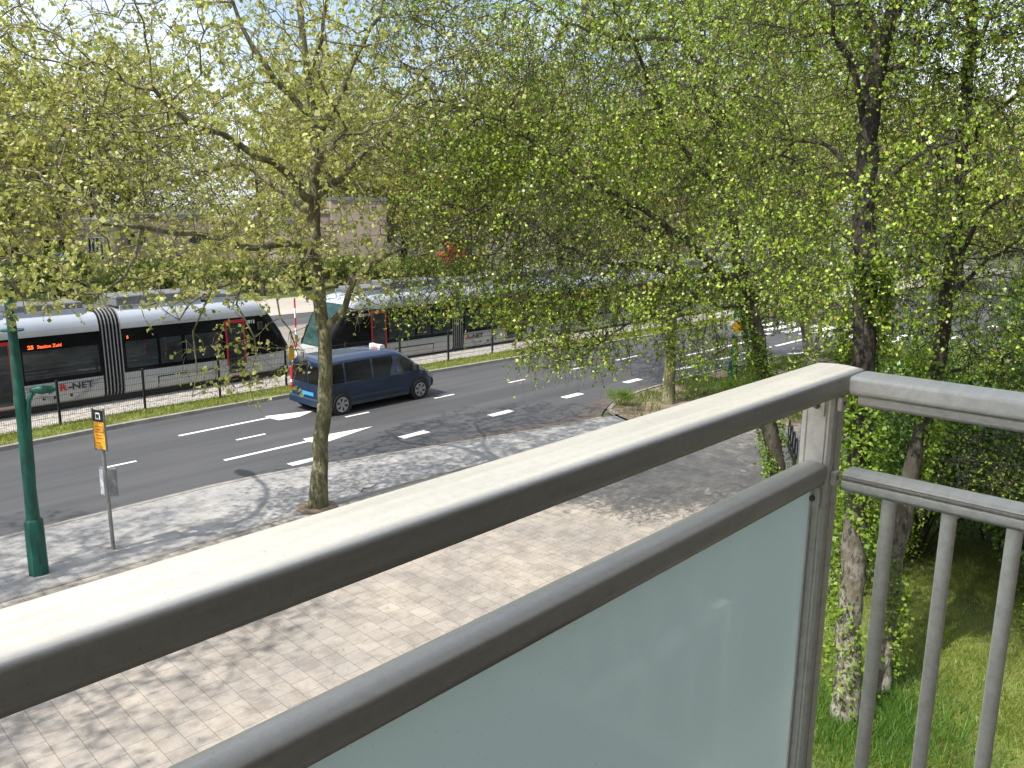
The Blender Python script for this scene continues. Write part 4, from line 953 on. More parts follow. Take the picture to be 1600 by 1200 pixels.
# plane tree in the middle of the pavement
B0 = (9.75, 14.46)
g = [(L_(B0, [(497, 800), (500, 720), (506, 640), (509, 560), (503, 490), (494, 400), (491, 310), (492, 230), (486, 150), (474, 60), (462, -60), (455, -220)]), .178, .03),
     (L_(B0, [(507, 510, 0), (538, 478, -.2), (556, 435, -.3), (603, 398, -.5), (650, 375, -.7), (700, 345, -1.0)]), .08, .025),
     (L_(B0, [(491, 300, 0), (530, 280, .3), (562, 245, .7), (592, 222, 1.0), (640, 170, 1.5)]), .085, .025),
     (L_(B0, [(492, 320, 0), (450, 275, -.4), (400, 245, -.9), (350, 210, -1.4), (300, 190, -1.9), (240, 140, -2.3)]), .09, .025),
     (L_(B0, [(492, 345, 0), (440, 300, .5), (380, 255, 1.0), (330, 262, 1.5), (275, 258, 2.0), (235, 215, 2.4), (190, 175, 2.8)]), .085, .02),
     (L_(B0, [(495, 410, 0), (455, 382, -.5), (400, 390, -1.1), (350, 372, -1.6), (280, 365, -2.2), (225, 352, -2.6), (160, 350, -3.0)]), .08, .02),
     (L_(B0, [(493, 370, 0), (470, 420, -.5), (440, 412, -.9), (390, 430, -1.3), (330, 455, -1.7), (280, 500, -2.0)]), .05, .012),
     (L_(B0, [(488, 190, 0), (452, 150, -.3), (415, 100, -.5), (380, 40, -.7), (350, -20, -.9)]), .075, .025),
     (L_(B0, [(491, 215, 0), (525, 160, .2), (555, 90, .5), (590, 20, .8), (610, -60, 1.0)]), .075, .025),
     (L_(B0, [(484, 130, 0), (500, 60, -.8), (520, -20, -1.4)]), .05, .02),
     (L_(B0, [(492, 280, 0), (500, 250, -1.0), (520, 230, -2.0), (540, 200, -3.0)]), .07, .02),
     (L_(B0, [(492, 330, 0), (480, 320, 1.2), (470, 290, 2.4), (455, 270, 3.6)]), .07, .02),
     (L_(B0, [(440, 412, -.9), (430, 470, -1.2), (455, 520, -1.35), (470, 570, -1.4)]), .018, .006),
     (L_(B0, [(390, 430, -1.3), (370, 480, -1.5), (400, 530, -1.6), (390, 600, -1.65)]), .018, .006),
     (L_(B0, [(330, 455, -1.7), (300, 520, -1.9), (310, 580, -2.0), (300, 620, -2.0)]), .016, .006),
     (L_(B0, [(225, 352, -2.6), (190, 430, -3.0), (120, 460, -3.3), (40, 470, -3.6)]), .025, .008)]
ell = [E_(B0, 470, 100, 0, 5.2, 3.6, 5.0, 10), E_(B0, 250, 230, -1, 4.0, 3.0, 3.6, 5), E_(B0, 600, 190, 0, 3.0, 2.6, 3.4, 3), E_(B0, 120, 330, -2.5, 3.0, 1.7, 2.6, 3),
       E_(B0, 330, 410, -1.5, 2.9, .8, 2.4, 2.6), E_(B0, 560, 400, -.4, 1.6, .8, 1.8, .9), E_(B0, 390, 560, -1.6, 1.5, .8, .8, 1.5), E_(B0, 560, 470, -.5, 1.2, .6, 1.0, .6), E_(B0, 200, 430, -2.4, 2.2, .6, 1.4, 1.2), E_(B0, 60, 440, -3.2, 1.9, .45, 1.6, 1.3)]
plane1, nl, nn = make_tree('plane_tree', B0, g, ell, 5, M['bark_plane'], M['leaf_plane'], natt=7600, step=.27, infl=1.9, kill=.33, iters=100, twigs=3, tl=(.12, .38), droop=.12, leaves=6, ls=(.042, .098), aspect=.95, min_r=.0060, leafless=.38, clump=.42)
print('TREE plane', nl, nn)
tag(plane1, 'plane tree with mottled olive trunk on the pavement in front of the van', 'tree', 'plane trees along the pavement')
pit = MB(); pit.disc((B0[0] - .05, B0[1] - .02, .058), .42, 'z', .03, n=24); tag(pit.build('tree_pit', M['soil']), kind='structure')
stk = MB(); stk.tube([(10.9, 14.5, .08), (11.05, 14.6, .1), (11.2, 14.55, .085), (11.42, 14.62, .09)], .012, 5); tag(stk.build('fallen_twig', M['bark_dark']), 'bare twig lying on the grey paving right of the plane tree trunk', 'twig')
plane0 = copy_tree(plane1); plane0.location = (-3.7, 14.3, .05); plane0.rotation_euler = (0, 0, R(75))
tag(plane0, 'plane tree beyond the left edge whose crown shades the near paving', 'tree')
plane2 = copy_tree(plane1); plane2.location = (23.2, 14.5, .05); plane2.rotation_euler = (0, 0, R(-118)); plane2.scale = (1.12, 1.12, 1.04)
tag(plane2, 'plane tree with brown trunk growing in the weedy verge left of the green signpost lamp', 'tree')

def ivy(root, base, pts, r0, n, seed, zmax):
    rng = np.random.default_rng(seed); ids = rng.random(n) ** .8 * (len(pts) - 1.001); i = ids.astype(int); f = (ids - i)[:, None]; P = np.array([tuple(p) for p in pts])
    C = P[i] * (1 - f) + P[i + 1] * f; a = rng.uniform(0, 2 * np.pi, n); rr = r0 * rng.uniform(.95, 1.5, n) + rng.exponential(.035, n)
    side = np.sin(C[:, 2] * 2.4 + a * 1.0 + seed) + .5 * np.sin(C[:, 2] * 5 + 2 * a); k = (side > -.2) & (C[:, 2] < zmax)
    C = C + np.c_[np.cos(a) * rr, np.sin(a) * rr, np.zeros(n)]; C = C[k]; a = a[k]; m = len(C)
    U = np.c_[np.cos(a), np.sin(a), np.full(m, -.6)] + rng.normal(0, .5, (m, 3))
    C = C - np.array([base[0], base[1], .05])
    o = npmesh('ivy', leaf_quads(C, U, rng.uniform(.03, .07, m), rng, .9), np.arange(4 * m).reshape(-1, 4), [M['leaf_ivy']], root); return o

BK = dict(droop=.55, ls=(.026, .054), aspect=.78, min_r=.0038, extra_droop=.12)
# birch A: tall white-footed trunk right behind the corner post
BA = (9.88, 3.39)
ga = [(L_(BA, [(1320, 1132), (1326, 1000), (1334, 850), (1345, 680), (1350, 540), (1352, 400), (1352, 280), (1362, 160), (1375, 80)]), .155, .105),
      (L_(BA, [(1375, 85), (1392, 20), (1396, -80), (1405, -260), (1415, -480)]), .085, .02),
      (L_(BA, [(1373, 90), (1352, 20), (1340, -80), (1320, -260)]), .075, .02),
      (L_(BA, [(1358, 215), (1330, 90, -.3), (1305, 60, -.6), (1290, 10, -.8), (1262, -40, -1.0)]), .045, .012),
      (L_(BA, [(1340, 290), (1320, 250, .3), (1290, 228, .6), (1240, 232, .9), (1180, 260, 1.1)]), .035, .009),
      (L_(BA, [(1356, 110, 0), (1330, 95, .5), (1300, 55, .9), (1240, 50, 1.2), (1190, 20, 1.5)]), .035, .009),
      (L_(BA, [(1365, 130, 0), (1420, 90, .2), (1440, 40, .4), (1470, -20, .6)]), .035, .01),
      (L_(BA, [(1352, 330, 0), (1400, 270, -.5), (1450, 235, -1.0), (1500, 220, -1.4)]), .026, .007),
      (L_(BA, [(1350, 420, 0), (1320, 380, -.3), (1290, 330, -.6)]), .02, .006)]
ea = [E_(BA, 1380, -80, 0, 2.0, 1.6, 2.0, 5), E_(BA, 1280, 60, .4, 1.9, 1.0, 1.5, 3.5), E_(BA, 1230, 280, .8, 1.1, .9, .9, 1.6), E_(BA, 1450, 60, 0, 1.3, 1.2, 1.3, 1.6), E_(BA, 1300, 360, -.3, .8, .8, .7, .8), E_(BA, 1480, 260, -1.2, .9, .7, .8, .7), E_(BA, 1290, 450, -.2, .75, .55, .7, 1.1), E_(BA, 1410, 430, -.2, .7, .7, .7, 1.0), E_(BA, 1400, 300, .3, .8, .8, .8, .9), E_(BA, 1300, 560, .1, .5, .3, .5, .5)]
birchA, nl, nn = make_tree('birch_tree', BA, ga, ea, 21, M['bark_birch'], M['leaf_birch'], natt=4600, step=.18, infl=1.3, kill=.22, iters=100, twigs=4, tl=(.12, .36), leaves=7, leafless=.1, **BK)
print('TREE birchA', nl, nn)
tag(birchA, 'ivy clad birch with peeling white foot rising directly right of the railing corner post', 'tree', 'birch trees on the lawn')
ivy(birchA, BA, L_(BA, [(1322, 1100), (1334, 850), (1345, 680), (1350, 540), (1352, 400)]), .155, 8500, 2, 7.4)
# birch B: leaning stem behind the first balusters
BB = (10.83, 3.33)
gb = [(L_(BB, [(1370, 1090), (1380, 1010), (1392, 930), (1403, 850), (1420, 760), (1448, 650), (1468, 560), (1482, 440), (1497, 320), (1505, 200), (1516, 80), (1524, -60), (1535, -260), (1545, -460)]), .125, .03),
      (L_(BB, [(1478, 480), (1510, 440, .3), (1545, 405, .6), (1600, 372, 1.0), (1680, 340, 1.5)]), .03, .008),
      (L_(BB, [(1490, 400), (1530, 345, -.2), (1580, 300, -.5), (1640, 270, -.9)]), .03, .008),
      (L_(BB, [(1504, 230), (1560, 170, .2), (1620, 110, .4), (1700, 60, .8)]), .03, .008),
      (L_(BB, [(1500, 300), (1460, 240, .4), (1430, 190, .9), (1400, 150, 1.4)]), .025, .007),
      (L_(BB, [(1515, 90), (1550, 20, .1), (1600, -60, .2)]), .03, .008),
      (L_(BB, [(1465, 590), (1500, 570, .6), (1550, 560, 1.2), (1620, 540, 1.8)]), .022, .006)]
eb = [E_(BB, 1530, -60, 0, 1.7, 1.6, 1.8, 3), E_(BB, 1600, 150, .3, 1.3, 1.3, 1.3, 2), E_(BB, 1590, 360, .5, 1.2, .9, 1.2, 1.6), E_(BB, 1440, 200, .8, .9, 1.0, 1.2, 1.0), E_(BB, 1480, 480, .3, 1.0, .7, 1.0, .8), E_(BB, 1580, 560, 1.3, 1.1, .5, 1.0, .8), E_(BB, 1550, 470, .6, 1.2, .7, 1.1, 1.4), E_(BB, 1560, 720, 1.0, .9, .5, .8, .9), E_(BB, 1440, 350, .4, .8, .9, .8, .8)]
birchB, nl, nn = make_tree('birch_tree', BB, gb, eb, 33, M['bark_birch'], M['leaf_birch'], natt=4200, step=.18, infl=1.3, kill=.22, iters=90, twigs=4, tl=(.12, .36), leaves=6, leafless=.12, **BK)
print('TREE birchB', nl, nn)
tag(birchB, 'slender birch leaning right, seen behind the first and second balusters', 'tree', 'birch trees on the lawn')
ivy(birchB, BB, L_(BB, [(1372, 1085), (1380, 1010), (1392, 930), (1403, 850), (1420, 760), (1448, 650), (1468, 560)]), .12, 4600, 7, 6.5)
# birch C: the big one whose limbs reach left over the road
BC = (15.4, 6.87)
gc = [(L_(BC, [(1224, 830), (1216, 745), (1206, 680), (1194, 600), (1184, 530), (1174, 470), (1163, 430)]), .165, .125),
      (L_(BC, [(1160, 430), (1140, 330, .2), (1125, 250, .3), (1112, 150, .4), (1098, 40, .6), (1090, -100, .7), (1080, -280, .9)]), .105, .02),
      (L_(BC, [(1162, 440), (1118, 415, -.3), (1085, 385, -.6), (1050, 360, -.9), (990, 318, -1.2), (940, 295, -1.4), (890, 265, -1.6), (850, 232, -1.8), (800, 200, -2.0), (745, 170, -2.3)]), .066, .018),
      (L_(BC, [(1050, 360, -.9), (1010, 360, -.6), (965, 330, -.3), (910, 310, 0), (850, 300, .3), (780, 260, .6), (700, 250, .9)]), .05, .012),
      (L_(BC, [(1120, 418, -.3), (1060, 430, -.6), (1000, 410, -1.0), (930, 410, -1.4), (860, 370, -1.8), (810, 340, -2.2), (760, 320, -2.4)]), .05, .012),
      (L_(BC, [(1135, 300, .2), (1080, 250, 0), (1030, 170, -.3), (1000, 90, -.6), (960, 20, -.9)]), .06, .012),
      (L_(BC, [(1118, 200, .3), (1160, 130, .5), (1190, 60, .8), (1230, -40, 1.2)]), .05, .012),
      (L_(BC, [(1172, 470, 0), (1130, 480, -.5), (1090, 470, -.9), (1040, 490, -1.2), (990, 500, -1.5), (940, 535, -1.8), (900, 560, -2.0)]), .035, .008),
      (L_(BC, [(1105, 110, .4), (1050, 60, .2), (980, 60, 0), (900, 40, -.3), (820, 0, -.6)]), .05, .012),
      (L_(BC, [(1150, 390, 0), (1200, 340, .5), (1230, 280, 1.0), (1240, 200, 1.3)]), .05, .012)]
ec = [E_(BC, 960, 130, -.6, 3.0, 2.4, 2.6, 7), E_(BC, 760, 210, -1.4, 2.0, 1.6, 1.7, 4), E_(BC, 890, 370, -1.2, 2.3, 1.1, 1.6, 4.5), E_(BC, 1120, 250, .2, 1.9, 1.9, 1.9, 3.5), E_(BC, 1100, -40, .4, 3.0, 2.0, 3.0, 3.5),
      E_(BC, 1040, 460, -1.0, 1.8, .7, 1.2, 1.8), E_(BC, 900, 545, -1.9, 1.5, .45, .9, 1.1), E_(BC, 690, 350, -1.9, 1.2, .9, 1.2, 1.5), E_(BC, 770, 430, -1.9, 1.6, .8, 1.3, 2.2), E_(BC, 1120, 400, -.6, 1.7, .9, 1.3, 2.6), E_(BC, 1010, 400, -1.2, 1.5, .9, 1.0, 2.2), E_(BC, 860, 470, -1.8, 1.5, .6, 1.0, 2.0), E_(BC, 1240, 420, .8, 1.4, .9, 1.2, 2.2), E_(BC, 1090, 540, -.8, 1.0, .5, .8, .9), E_(BC, 660, 460, -2.2, 1.0, .5, .9, 1.2), E_(BC, 730, 330, -2.2, 1.5, 1.0, 1.0, 2.4), E_(BC, 900, 330, -2.2, 1.8, 1.0, .9, 2.4), E_(BC, 680, 60, -1.3, 1.4, 1.6, 1.4, 1.6)]
BK2 = dict(BK); BK2.update(ls=(.036, .074), min_r=.0045)
birchC, nl, nn = make_tree('birch_tree', BC, gc, ec, 44, M['bark_dark'], M['leaf_birch'], natt=18500, step=.20, infl=1.5, kill=.22, iters=130, twigs=4, tl=(.14, .42), leaves=6, leafless=.16, clump=.36, **BK2)
print('TREE birchC', nl, nn)
tag(birchC, 'large dark trunked birch whose limbs reach left across the road with dense small green leaves', 'tree', 'birch trees on the lawn')
ivy(birchC, BC, L_(BC, [(1222, 830), (1216, 745), (1206, 680), (1194, 600), (1184, 530), (1172, 470)]), .155, 5500, 9, 6.5)
# thin birch further along the verge
BD = (29.8, 12.9)
gd = [(L_(BD, [(1268, 600), (1262, 540), (1254, 470), (1246, 400), (1236, 320), (1226, 250), (1220, 160), (1214, 60), (1210, -60)]), .20, .05),
      (L_(BD, [(1266, 570, 0), (1285, 500, .3), (1300, 430, .8), (1312, 340, 1.2)]), .08, .02), (L_(BD, [(1246, 400, 0), (1280, 330, .8), (1310, 250, 1.6)]), .06, .02), (L_(BD, [(1240, 350, 0), (1200, 290, -.8), (1180, 220, -1.4)]), .06, .02)]
ed = [E_(BD, 1225, 150, 0, 3.2, 4.0, 3.2, 5), E_(BD, 1270, 380, .4, 2.8, 1.8, 2.4, 3.2), E_(BD, 1230, 470, .4, 2.2, 1.0, 2.0, 1.6), E_(BD, 1330, 500, .4, 1.2, .8, 1.6, .9)]
birchD, nl, nn = make_tree('birch_tree', BD, gd, ed, 55, M['bark_birch'], M['leaf_birch'], natt=3600, step=.34, infl=2.2, kill=.40, iters=80, twigs=4, tl=(.25, .6), leaves=6, droop=.5, ls=(.05, .10), aspect=.8, min_r=.006, extra_droop=.1)
print('TREE birchD', nl, nn)
tag(birchD, 'far slim birch on the verge between the big dark birch and the corner birch', 'tree')

# background trees: three kinds, copied
def bg_tree(seed, h, r, label_leaf):
    zc = h * .62; base = (0.0, 0.0); rng = np.random.default_rng(seed)
    g = [([(0, 0, 0), (.1, 0, h * .2), (-.1, .1, h * .4), (.1, 0, h * .65), (0, 0, h * .88)], .24, .05)]
    for k in range(7):
        a = 2.4 * k + seed; z0_ = h * (.22 + .07 * k); d = Vector((math.cos(a), math.sin(a), 0)); q = r * (.75 - .05 * k)
        g.append(([Vector((0, 0, z0_)), d * q * .4 + Vector((0, 0, z0_ + h * .06)), d * q * .75 + Vector((0, 0, z0_ + h * .12)), d * q + Vector((0, 0, z0_ + h * .2))], .09, .03))
    ell = [((0, 0, zc), (r, r, h * .40), 6), ((r * .4, 0, h * .4), (r * .7, r * .6, h * .22), 1.5), ((-r * .4, r * .2, h * .42), (r * .6, r * .7, h * .22), 1.5)]
    return make_tree('background_tree', base, g, ell, seed, M['bark_dark'], label_leaf, natt=2000, step=.55, infl=3.4, kill=.70, iters=60, twigs=4, tl=(.35, .85), leaves=4, droop=.15, ls=(.13, .26), aspect=.9, min_r=.011, leafless=.12)[0]
bgs = [bg_tree(71, 13.5, 5.2, M['leaf_far']), bg_tree(72, 15.5, 5.8, M['leaf_far']), bg_tree(73, 11.0, 4.8, M['leaf_bush'])]
spots = [(12, 70, 0, 1.3), (19.5, 84, 1, 1.3), (31.0, 51.5, 0, .75), (34, 78, 1, 1.3), (44.5, 60, 0, 1.2), (49, 50, 1, 1.05), (55, 50, 0, 1.15), (17, 66, 1, 1.3), (30, 76, 1, 1.35), (48, 66, 0, 1.4), (63, 52, 1, 1.3),
         (61, 39, 1, 1.1), (70, 33, 0, 1.15), (79, 38, 1, 1.3), (86, 26, 0, 1.2), (74, 20, 2, 1.15), (98, 31, 1, 1.3), (66, 13.5, 0, 1.0), (84, 12, 1, 1.1), (100, 16, 0, 1.3), (58, 2, 2, 1.2), (46, 1.5, 0, 1.05), (70, 4, 1, 1.1), (36, 2.5, 2, 1.0), (112, 48, 1, 1.6), (92, 55, 1, 1.5), (30, -4, 1, .9), (9, 62, 1, 1.25), (3, 55, 0, 1.2), (23, 80, 0, 1.4), (38, 84, 1, 1.5), (56, 84, 0, 1.6), (72, 66, 1, 1.5), (82, 52, 0, 1.5), (105, 40, 0, 1.7), (120, 30, 1, 1.7), (118, 12, 0, 1.8), (118, -4, 1, 1.7), (96, -2, 0, 1.5), (54, 36, 1, .9), (48, 57, 0, 1.3), (16, 58, 0, 1.0)]
where = ['at far left behind the three distant people', 'behind the window end of the beige building', 'standing in front of the beige building', 'behind the brown middle of the beige building', 'right of the beige building corner', 'between the building and the orange kiosk', 'beside the orange kiosk', 'far behind the hedge at left', 'rising far behind the beige building', 'far behind the parked white car', 'on the far side of the plaza',
         'by the plaza edge', 'on the plaza behind the crossing', 'beyond the plaza', 'far along the road', 'beside the far end of the road', 'at the far end of the road', 'right of the road past the crossing', 'far right of the road', 'furthest along the right roadside', 'behind the dark shrubs on the lawn', 'on the lawn past the shrubs', 'on the far lawn', 'just behind the lawn shrubs', 'on the skyline beyond the plaza', 'on the skyline behind the plaza trees', 'at the right edge behind the lawn', 'at far left beside the tan apartment building', 'at the far left edge past the side road', 'behind the left block of the beige building', 'behind the tallest block of the beige building', 'in front of the long pale apartment building', 'before the right end of the pale apartment building', 'between the apartment building and the office building', 'left of the light grey office building', 'before the office building', 'right of the office building', 'at the far right skyline', 'on the far lawn skyline', 'at the left plaza corner behind the second tram', 'just before the orange kiosk', 'left of the blue sign behind the hedge']
for i, (x, y, k, s_) in enumerate(spots):
    used = {0: 0, 1: 1, 15: 2}
    t = bgs[k] if i in used and used[i] == k else copy_tree(bgs[k])
    t.location = (x, y, .02); t.rotation_euler = (0, 0, i * 1.37); t.scale = (s_, s_, s_ * (1 + .06 * ((i * 7) % 5 - 2)))
    tag(t, ['pale spring tree ', 'tall yellow green tree ', 'bushy green tree '][k] + where[i], 'tree', 'background trees')

# shrubs
def make_shrub(seed, m, n, r, h, ls):
    rng = np.random.default_rng(seed); root = empty('shrub', (0, 0, .05))
    lobes = [(rng.normal(0, r * .45, 2), h * rng.uniform(.35, .8), r * rng.uniform(.35, .6)) for _ in range(14)]
    C = []; 
    for (xy, z, rr) in lobes:
        k = n // 14; u = rng.normal(size=(k, 3)); u /= np.linalg.norm(u, axis=1, keepdims=True); q = rng.random((k, 1)) ** .3
        p = np.array([xy[0], xy[1], z]) + u * q * rr * np.array([1, 1, .9]) + rng.normal(0, .07, (k, 3)); C.append(p)
    C = np.concatenate(C); C = C[C[:, 2] > .02]; nn_ = len(C); U = C - np.array([0, 0, h * .4]); U = U / (np.linalg.norm(U, axis=1, keepdims=True) + .01) + rng.normal(0, .7, (nn_, 3)) + np.array([0, 0, -.3])
    npmesh('foliage', leaf_quads(C, U, rng.uniform(*ls, nn_), rng, .75), np.arange(4 * nn_).reshape(-1, 4), [m], root)
    mb = MB()
    for (xy, z, rr) in lobes: mb.tube([(xy[0] * .2, xy[1] * .2, -.05), (xy[0] * .6, xy[1] * .6, z * .5), (xy[0], xy[1], z)], [.03, .02, .01], 5)
    for k in range(60):
        (xy, z, rr) = lobes[k % 14]; d = Vector(rng.normal(0, 1, 3)).normalized(); mb.tube([(xy[0], xy[1], z), tuple(Vector((xy[0], xy[1], z)) + d * rr * .6 + Vector((0, 0, .1))), tuple(Vector((xy[0], xy[1], z)) + d * rr * 1.1)], [.01, .008, .004], 4)
    mb.build('stems', M['bark_dark'], root); return root
sd_ = [make_shrub(81, M['leaf_dark'], 15000, 1.5, 3.0, (.05, .10)), make_shrub(82, M['leaf_ivy'], 9000, 1.3, 2.1, (.04, .075)), make_shrub(83, M['leaf_bush'], 7000, 1.6, 2.2, (.08, .16))]
sp2 = [(16.0, 4.6, 0, .95, 'dark evergreen shrub behind the leaning birch'), (15.4, 2.3, 0, 1.0, 'dark evergreen shrub closing the lawn behind the third baluster'), (17.6, 3.4, 0, 1.25, 'tall dark shrub behind the first row of lawn shrubs'), (15.2, .2, 0, 1.05, 'dark shrub at the right end of the lawn'),
       (18.4, 5.6, 0, .9, 'dark shrub beside the bicycle rack'), (19.5, 1.4, 0, 1.4, 'tallest dark shrub at the back of the lawn'), (14.3, 5.3, 1, .72, 'light green shrub under the side handrail beside the corner post'), (16.5, 6.2, 1, .8, 'loose light green bush in front of the bicycles'), (13.6, 1.4, 1, .55, 'low bright green shrub at the lawn edge'),
       (21.4, 4.4, 1, 1.5, 'large bright green bush above the side handrail'), (20.5, -.8, 1, 1.5, 'big light green bush at the right edge'), (23.0, 7.2, 1, 1.1, 'bright bush on the verge right of the big birch'), (25.6, 2.5, 0, 1.6, 'dark green bush behind the bright ones'), (25.5, 8.6, 1, .9, 'rounded bush near the foot of the far slim birch'),
       (14.8, 5.3, 1, .6, 'yellow green bush filling the gap under the side handrail'), (27.6, 11.3, 1, .62, 'small bush by the road bend'), (25.2, 13.3, 1, .4, 'tiny bush beside the green signpost lamp'), (31.5, 9.6, 1, 1.0, 'green bush beyond the slim birch'), (33.5, 6.0, 0, 1.3, 'dark bush beside the far pavement'), (17.2, -2.2, 0, 1.3, 'dark shrub outside the lawn at far right'), (21.8, 15.4, 1, .3, 'little weed bush at the foot of the verge plane tree')]
hed = [(16, 56.5, 2, 1.2), (20.5, 57.5, 2, 1.1), (23.5, 55.5, 2, .95), (26.5, 57.0, 2, 1.15), (29.5, 56.0, 2, 1.0), (32.0, 54.5, 2, 1.05), (35.2, 53.6, 2, 1.0), (38.4, 52.6, 2, 1.1), (41.5, 52.0, 2, .9), (12, 57.0, 2, 1.3), (23, 66, 2, 1.3), (15, 63, 2, 1.0), (45, 51.5, 2, 1.0), (49, 50.5, 2, .9)]
hl = ['hedge bush left of the blue sign', 'hedge bush just right of the blue sign', 'second hedge bush right of the blue sign', 'third hedge bush below the light wall with the window', 'hedge bush below the middle of the brown wall', 'hedge bush left of the middle wall step', 'hedge bush at the foot of the pale wall panel', 'last big hedge bush at the wall of the building', 'small hedge bush at the right corner of the building', 'hedge bush in front of the three distant people', 'bush against the light wall with the window', 'bush behind the three distant people', 'bush right of the building beyond the tram roofs', 'bush furthest right beyond the tram roofs']
used = set()
for j, (x, y, k, s_, lab) in enumerate(sp2 + [(*h, l) for h, l in zip(hed, hl)]):
    o = sd_[k] if k not in used else copy_tree(sd_[k]); used.add(k)
    o.location = (x, y, .05); o.rotation_euler = (0, 0, j * 2.1); o.scale = (s_, s_, s_ * (1.1 if k == 0 else 1.0)); tag(o, lab, 'shrub', 'shrubs and hedge bushes')
# ferny brambles under the plants


# ------------------------------------------------------------------ buildings beyond the track
bl = empty('beige_building', (25, 66.5, 0), math.atan2(-11, 18)); tag(bl, 'low beige and brown building with stepped walls behind the hedge bushes', 'building')
blocks = [(0, 2.7, -1.0, 4.6, 'wall_beige'), (2.7, 9.2, 0, 5.0, 'wall_brown'), (9.2, 12.4, -.8, 4.8, 'wall_brown'), (12.4, 15.4, -1.5, 4.6, 'wall_beige'), (15.4, 18.2, -.6, 5.4, 'wall_brown'), (18.2, 22.4, -1.9, 6.4, 'wall_brown')]
def window_(parent, x0, x1, z0, z1, y, nmull=1, fm=None):
    f = MB(); fm = fm or M['white']
    for a, b_, c, d in ((x0, x0 + .07, z0, z1), (x1 - .07, x1, z0, z1), (x0 + .07, x1 - .07, z0, z0 + .07), (x0 + .07, x1 - .07, z1 - .07, z1)): f.box((a, y - .05, c), (b_, y + .05, d))
    for k in range(nmull):
        xm = x0 + (x1 - x0) * (k + 1) / (nmull + 1); f.box((xm - .035, y - .045, z0 + .07), (xm + .035, y + .05, z1 - .07))
    o = f.build('window', fm, parent); g_ = MB(); g_.box((x0 + .05, y - .02, z0 + .05), (x1 - .05, y + .04, z1 - .05)); g_.build('pane', M['glass_window'], o)
for k, (x0, x1, y, h, m) in enumerate(blocks):
    q = MB(); q.box((x0 + .002, y, -.1), (x1 - .002, 12, h)); q.build('wall', M[m], bl)
    q = MB(); q.box((x0 - .04, y - .12, h), (x1 + .04, 12.1, h + .25)); rf = q.build('roof', M['roofbox'] if k % 2 else M['concrete_light'], bl)
window_(bl, .8, 1.9, 1.9, 3.6, -1.0, 3)
for x0, x1 in ((3.4, 4.6), (7.7, 8.8)): window_(bl, x0, x1, 3.0, 3.9, 0, 1, M['van_trim'])
q = MB(); q.box((6.2, -.06, 0), (7.2, .02, 2.2)); q.build('door', M['van_trim'], bl)
def block_building(name, loc, rz, L_w, D, H, wall, label, nx, nz):
    r = empty(name, loc, rz); tag(r, label, 'building'); q = MB(); q.box((0, 0, -.1), (L_w, D, H)); q.build('wall', wall, r)
    q = MB(); q.box((-.2, -.2, H), (L_w + .2, D + .2, H + .4)); q.build('roof', M['roofbox'], r)
    for i in range(nx):
        for j in range(nz): a = L_w * (i + .25) / nx; window_(r, a, a + L_w * .5 / nx, 1.1 + j * 3.0, 2.7 + j * 3.0, 0, 1)
    return r
block_building('apartment_building', (62, 92, 0), R(-38), 52, 10, 12.5, M['concrete_light'], 'long pale apartment building far behind the trees in the middle', 14, 4)
block_building('apartment_building', (-6, 98, 0), R(-22), 40, 10, 11, M['wall_beige'], 'tan apartment building far behind the trees at left', 11, 3)
block_building('office_building', (135, 52, 0), R(-78), 50, 14, 9.5, M['plaster'], 'light grey office building far beyond the plaza at right', 12, 3)

# ------------------------------------------------------------------ signs in the distance
bsn = empty('crossing_sign', (20.3, 57.2, 0)); tag(bsn, 'blue square sign with white triangle on a thin pole left of the beige building', 'road sign')
q = MB(); q.tube([(0, 0, 0), (0, 0, 2.9)], .04, 8); q.build('pole', M['galv'], bsn)
bsn.rotation_euler = (0, 0, R(-20))
q = MB(); q.box((-.36, -.07, 2.25), (.36, -.045, 2.97)); q.build('sign_plate', M['plate_sign'], bsn)
q = MB(); q.prism([(-.26, 2.36), (.26, 2.36), (0, 2.84)], 'y', -.078, -.0705); q.build('triangle_symbol', M['white'], bsn)

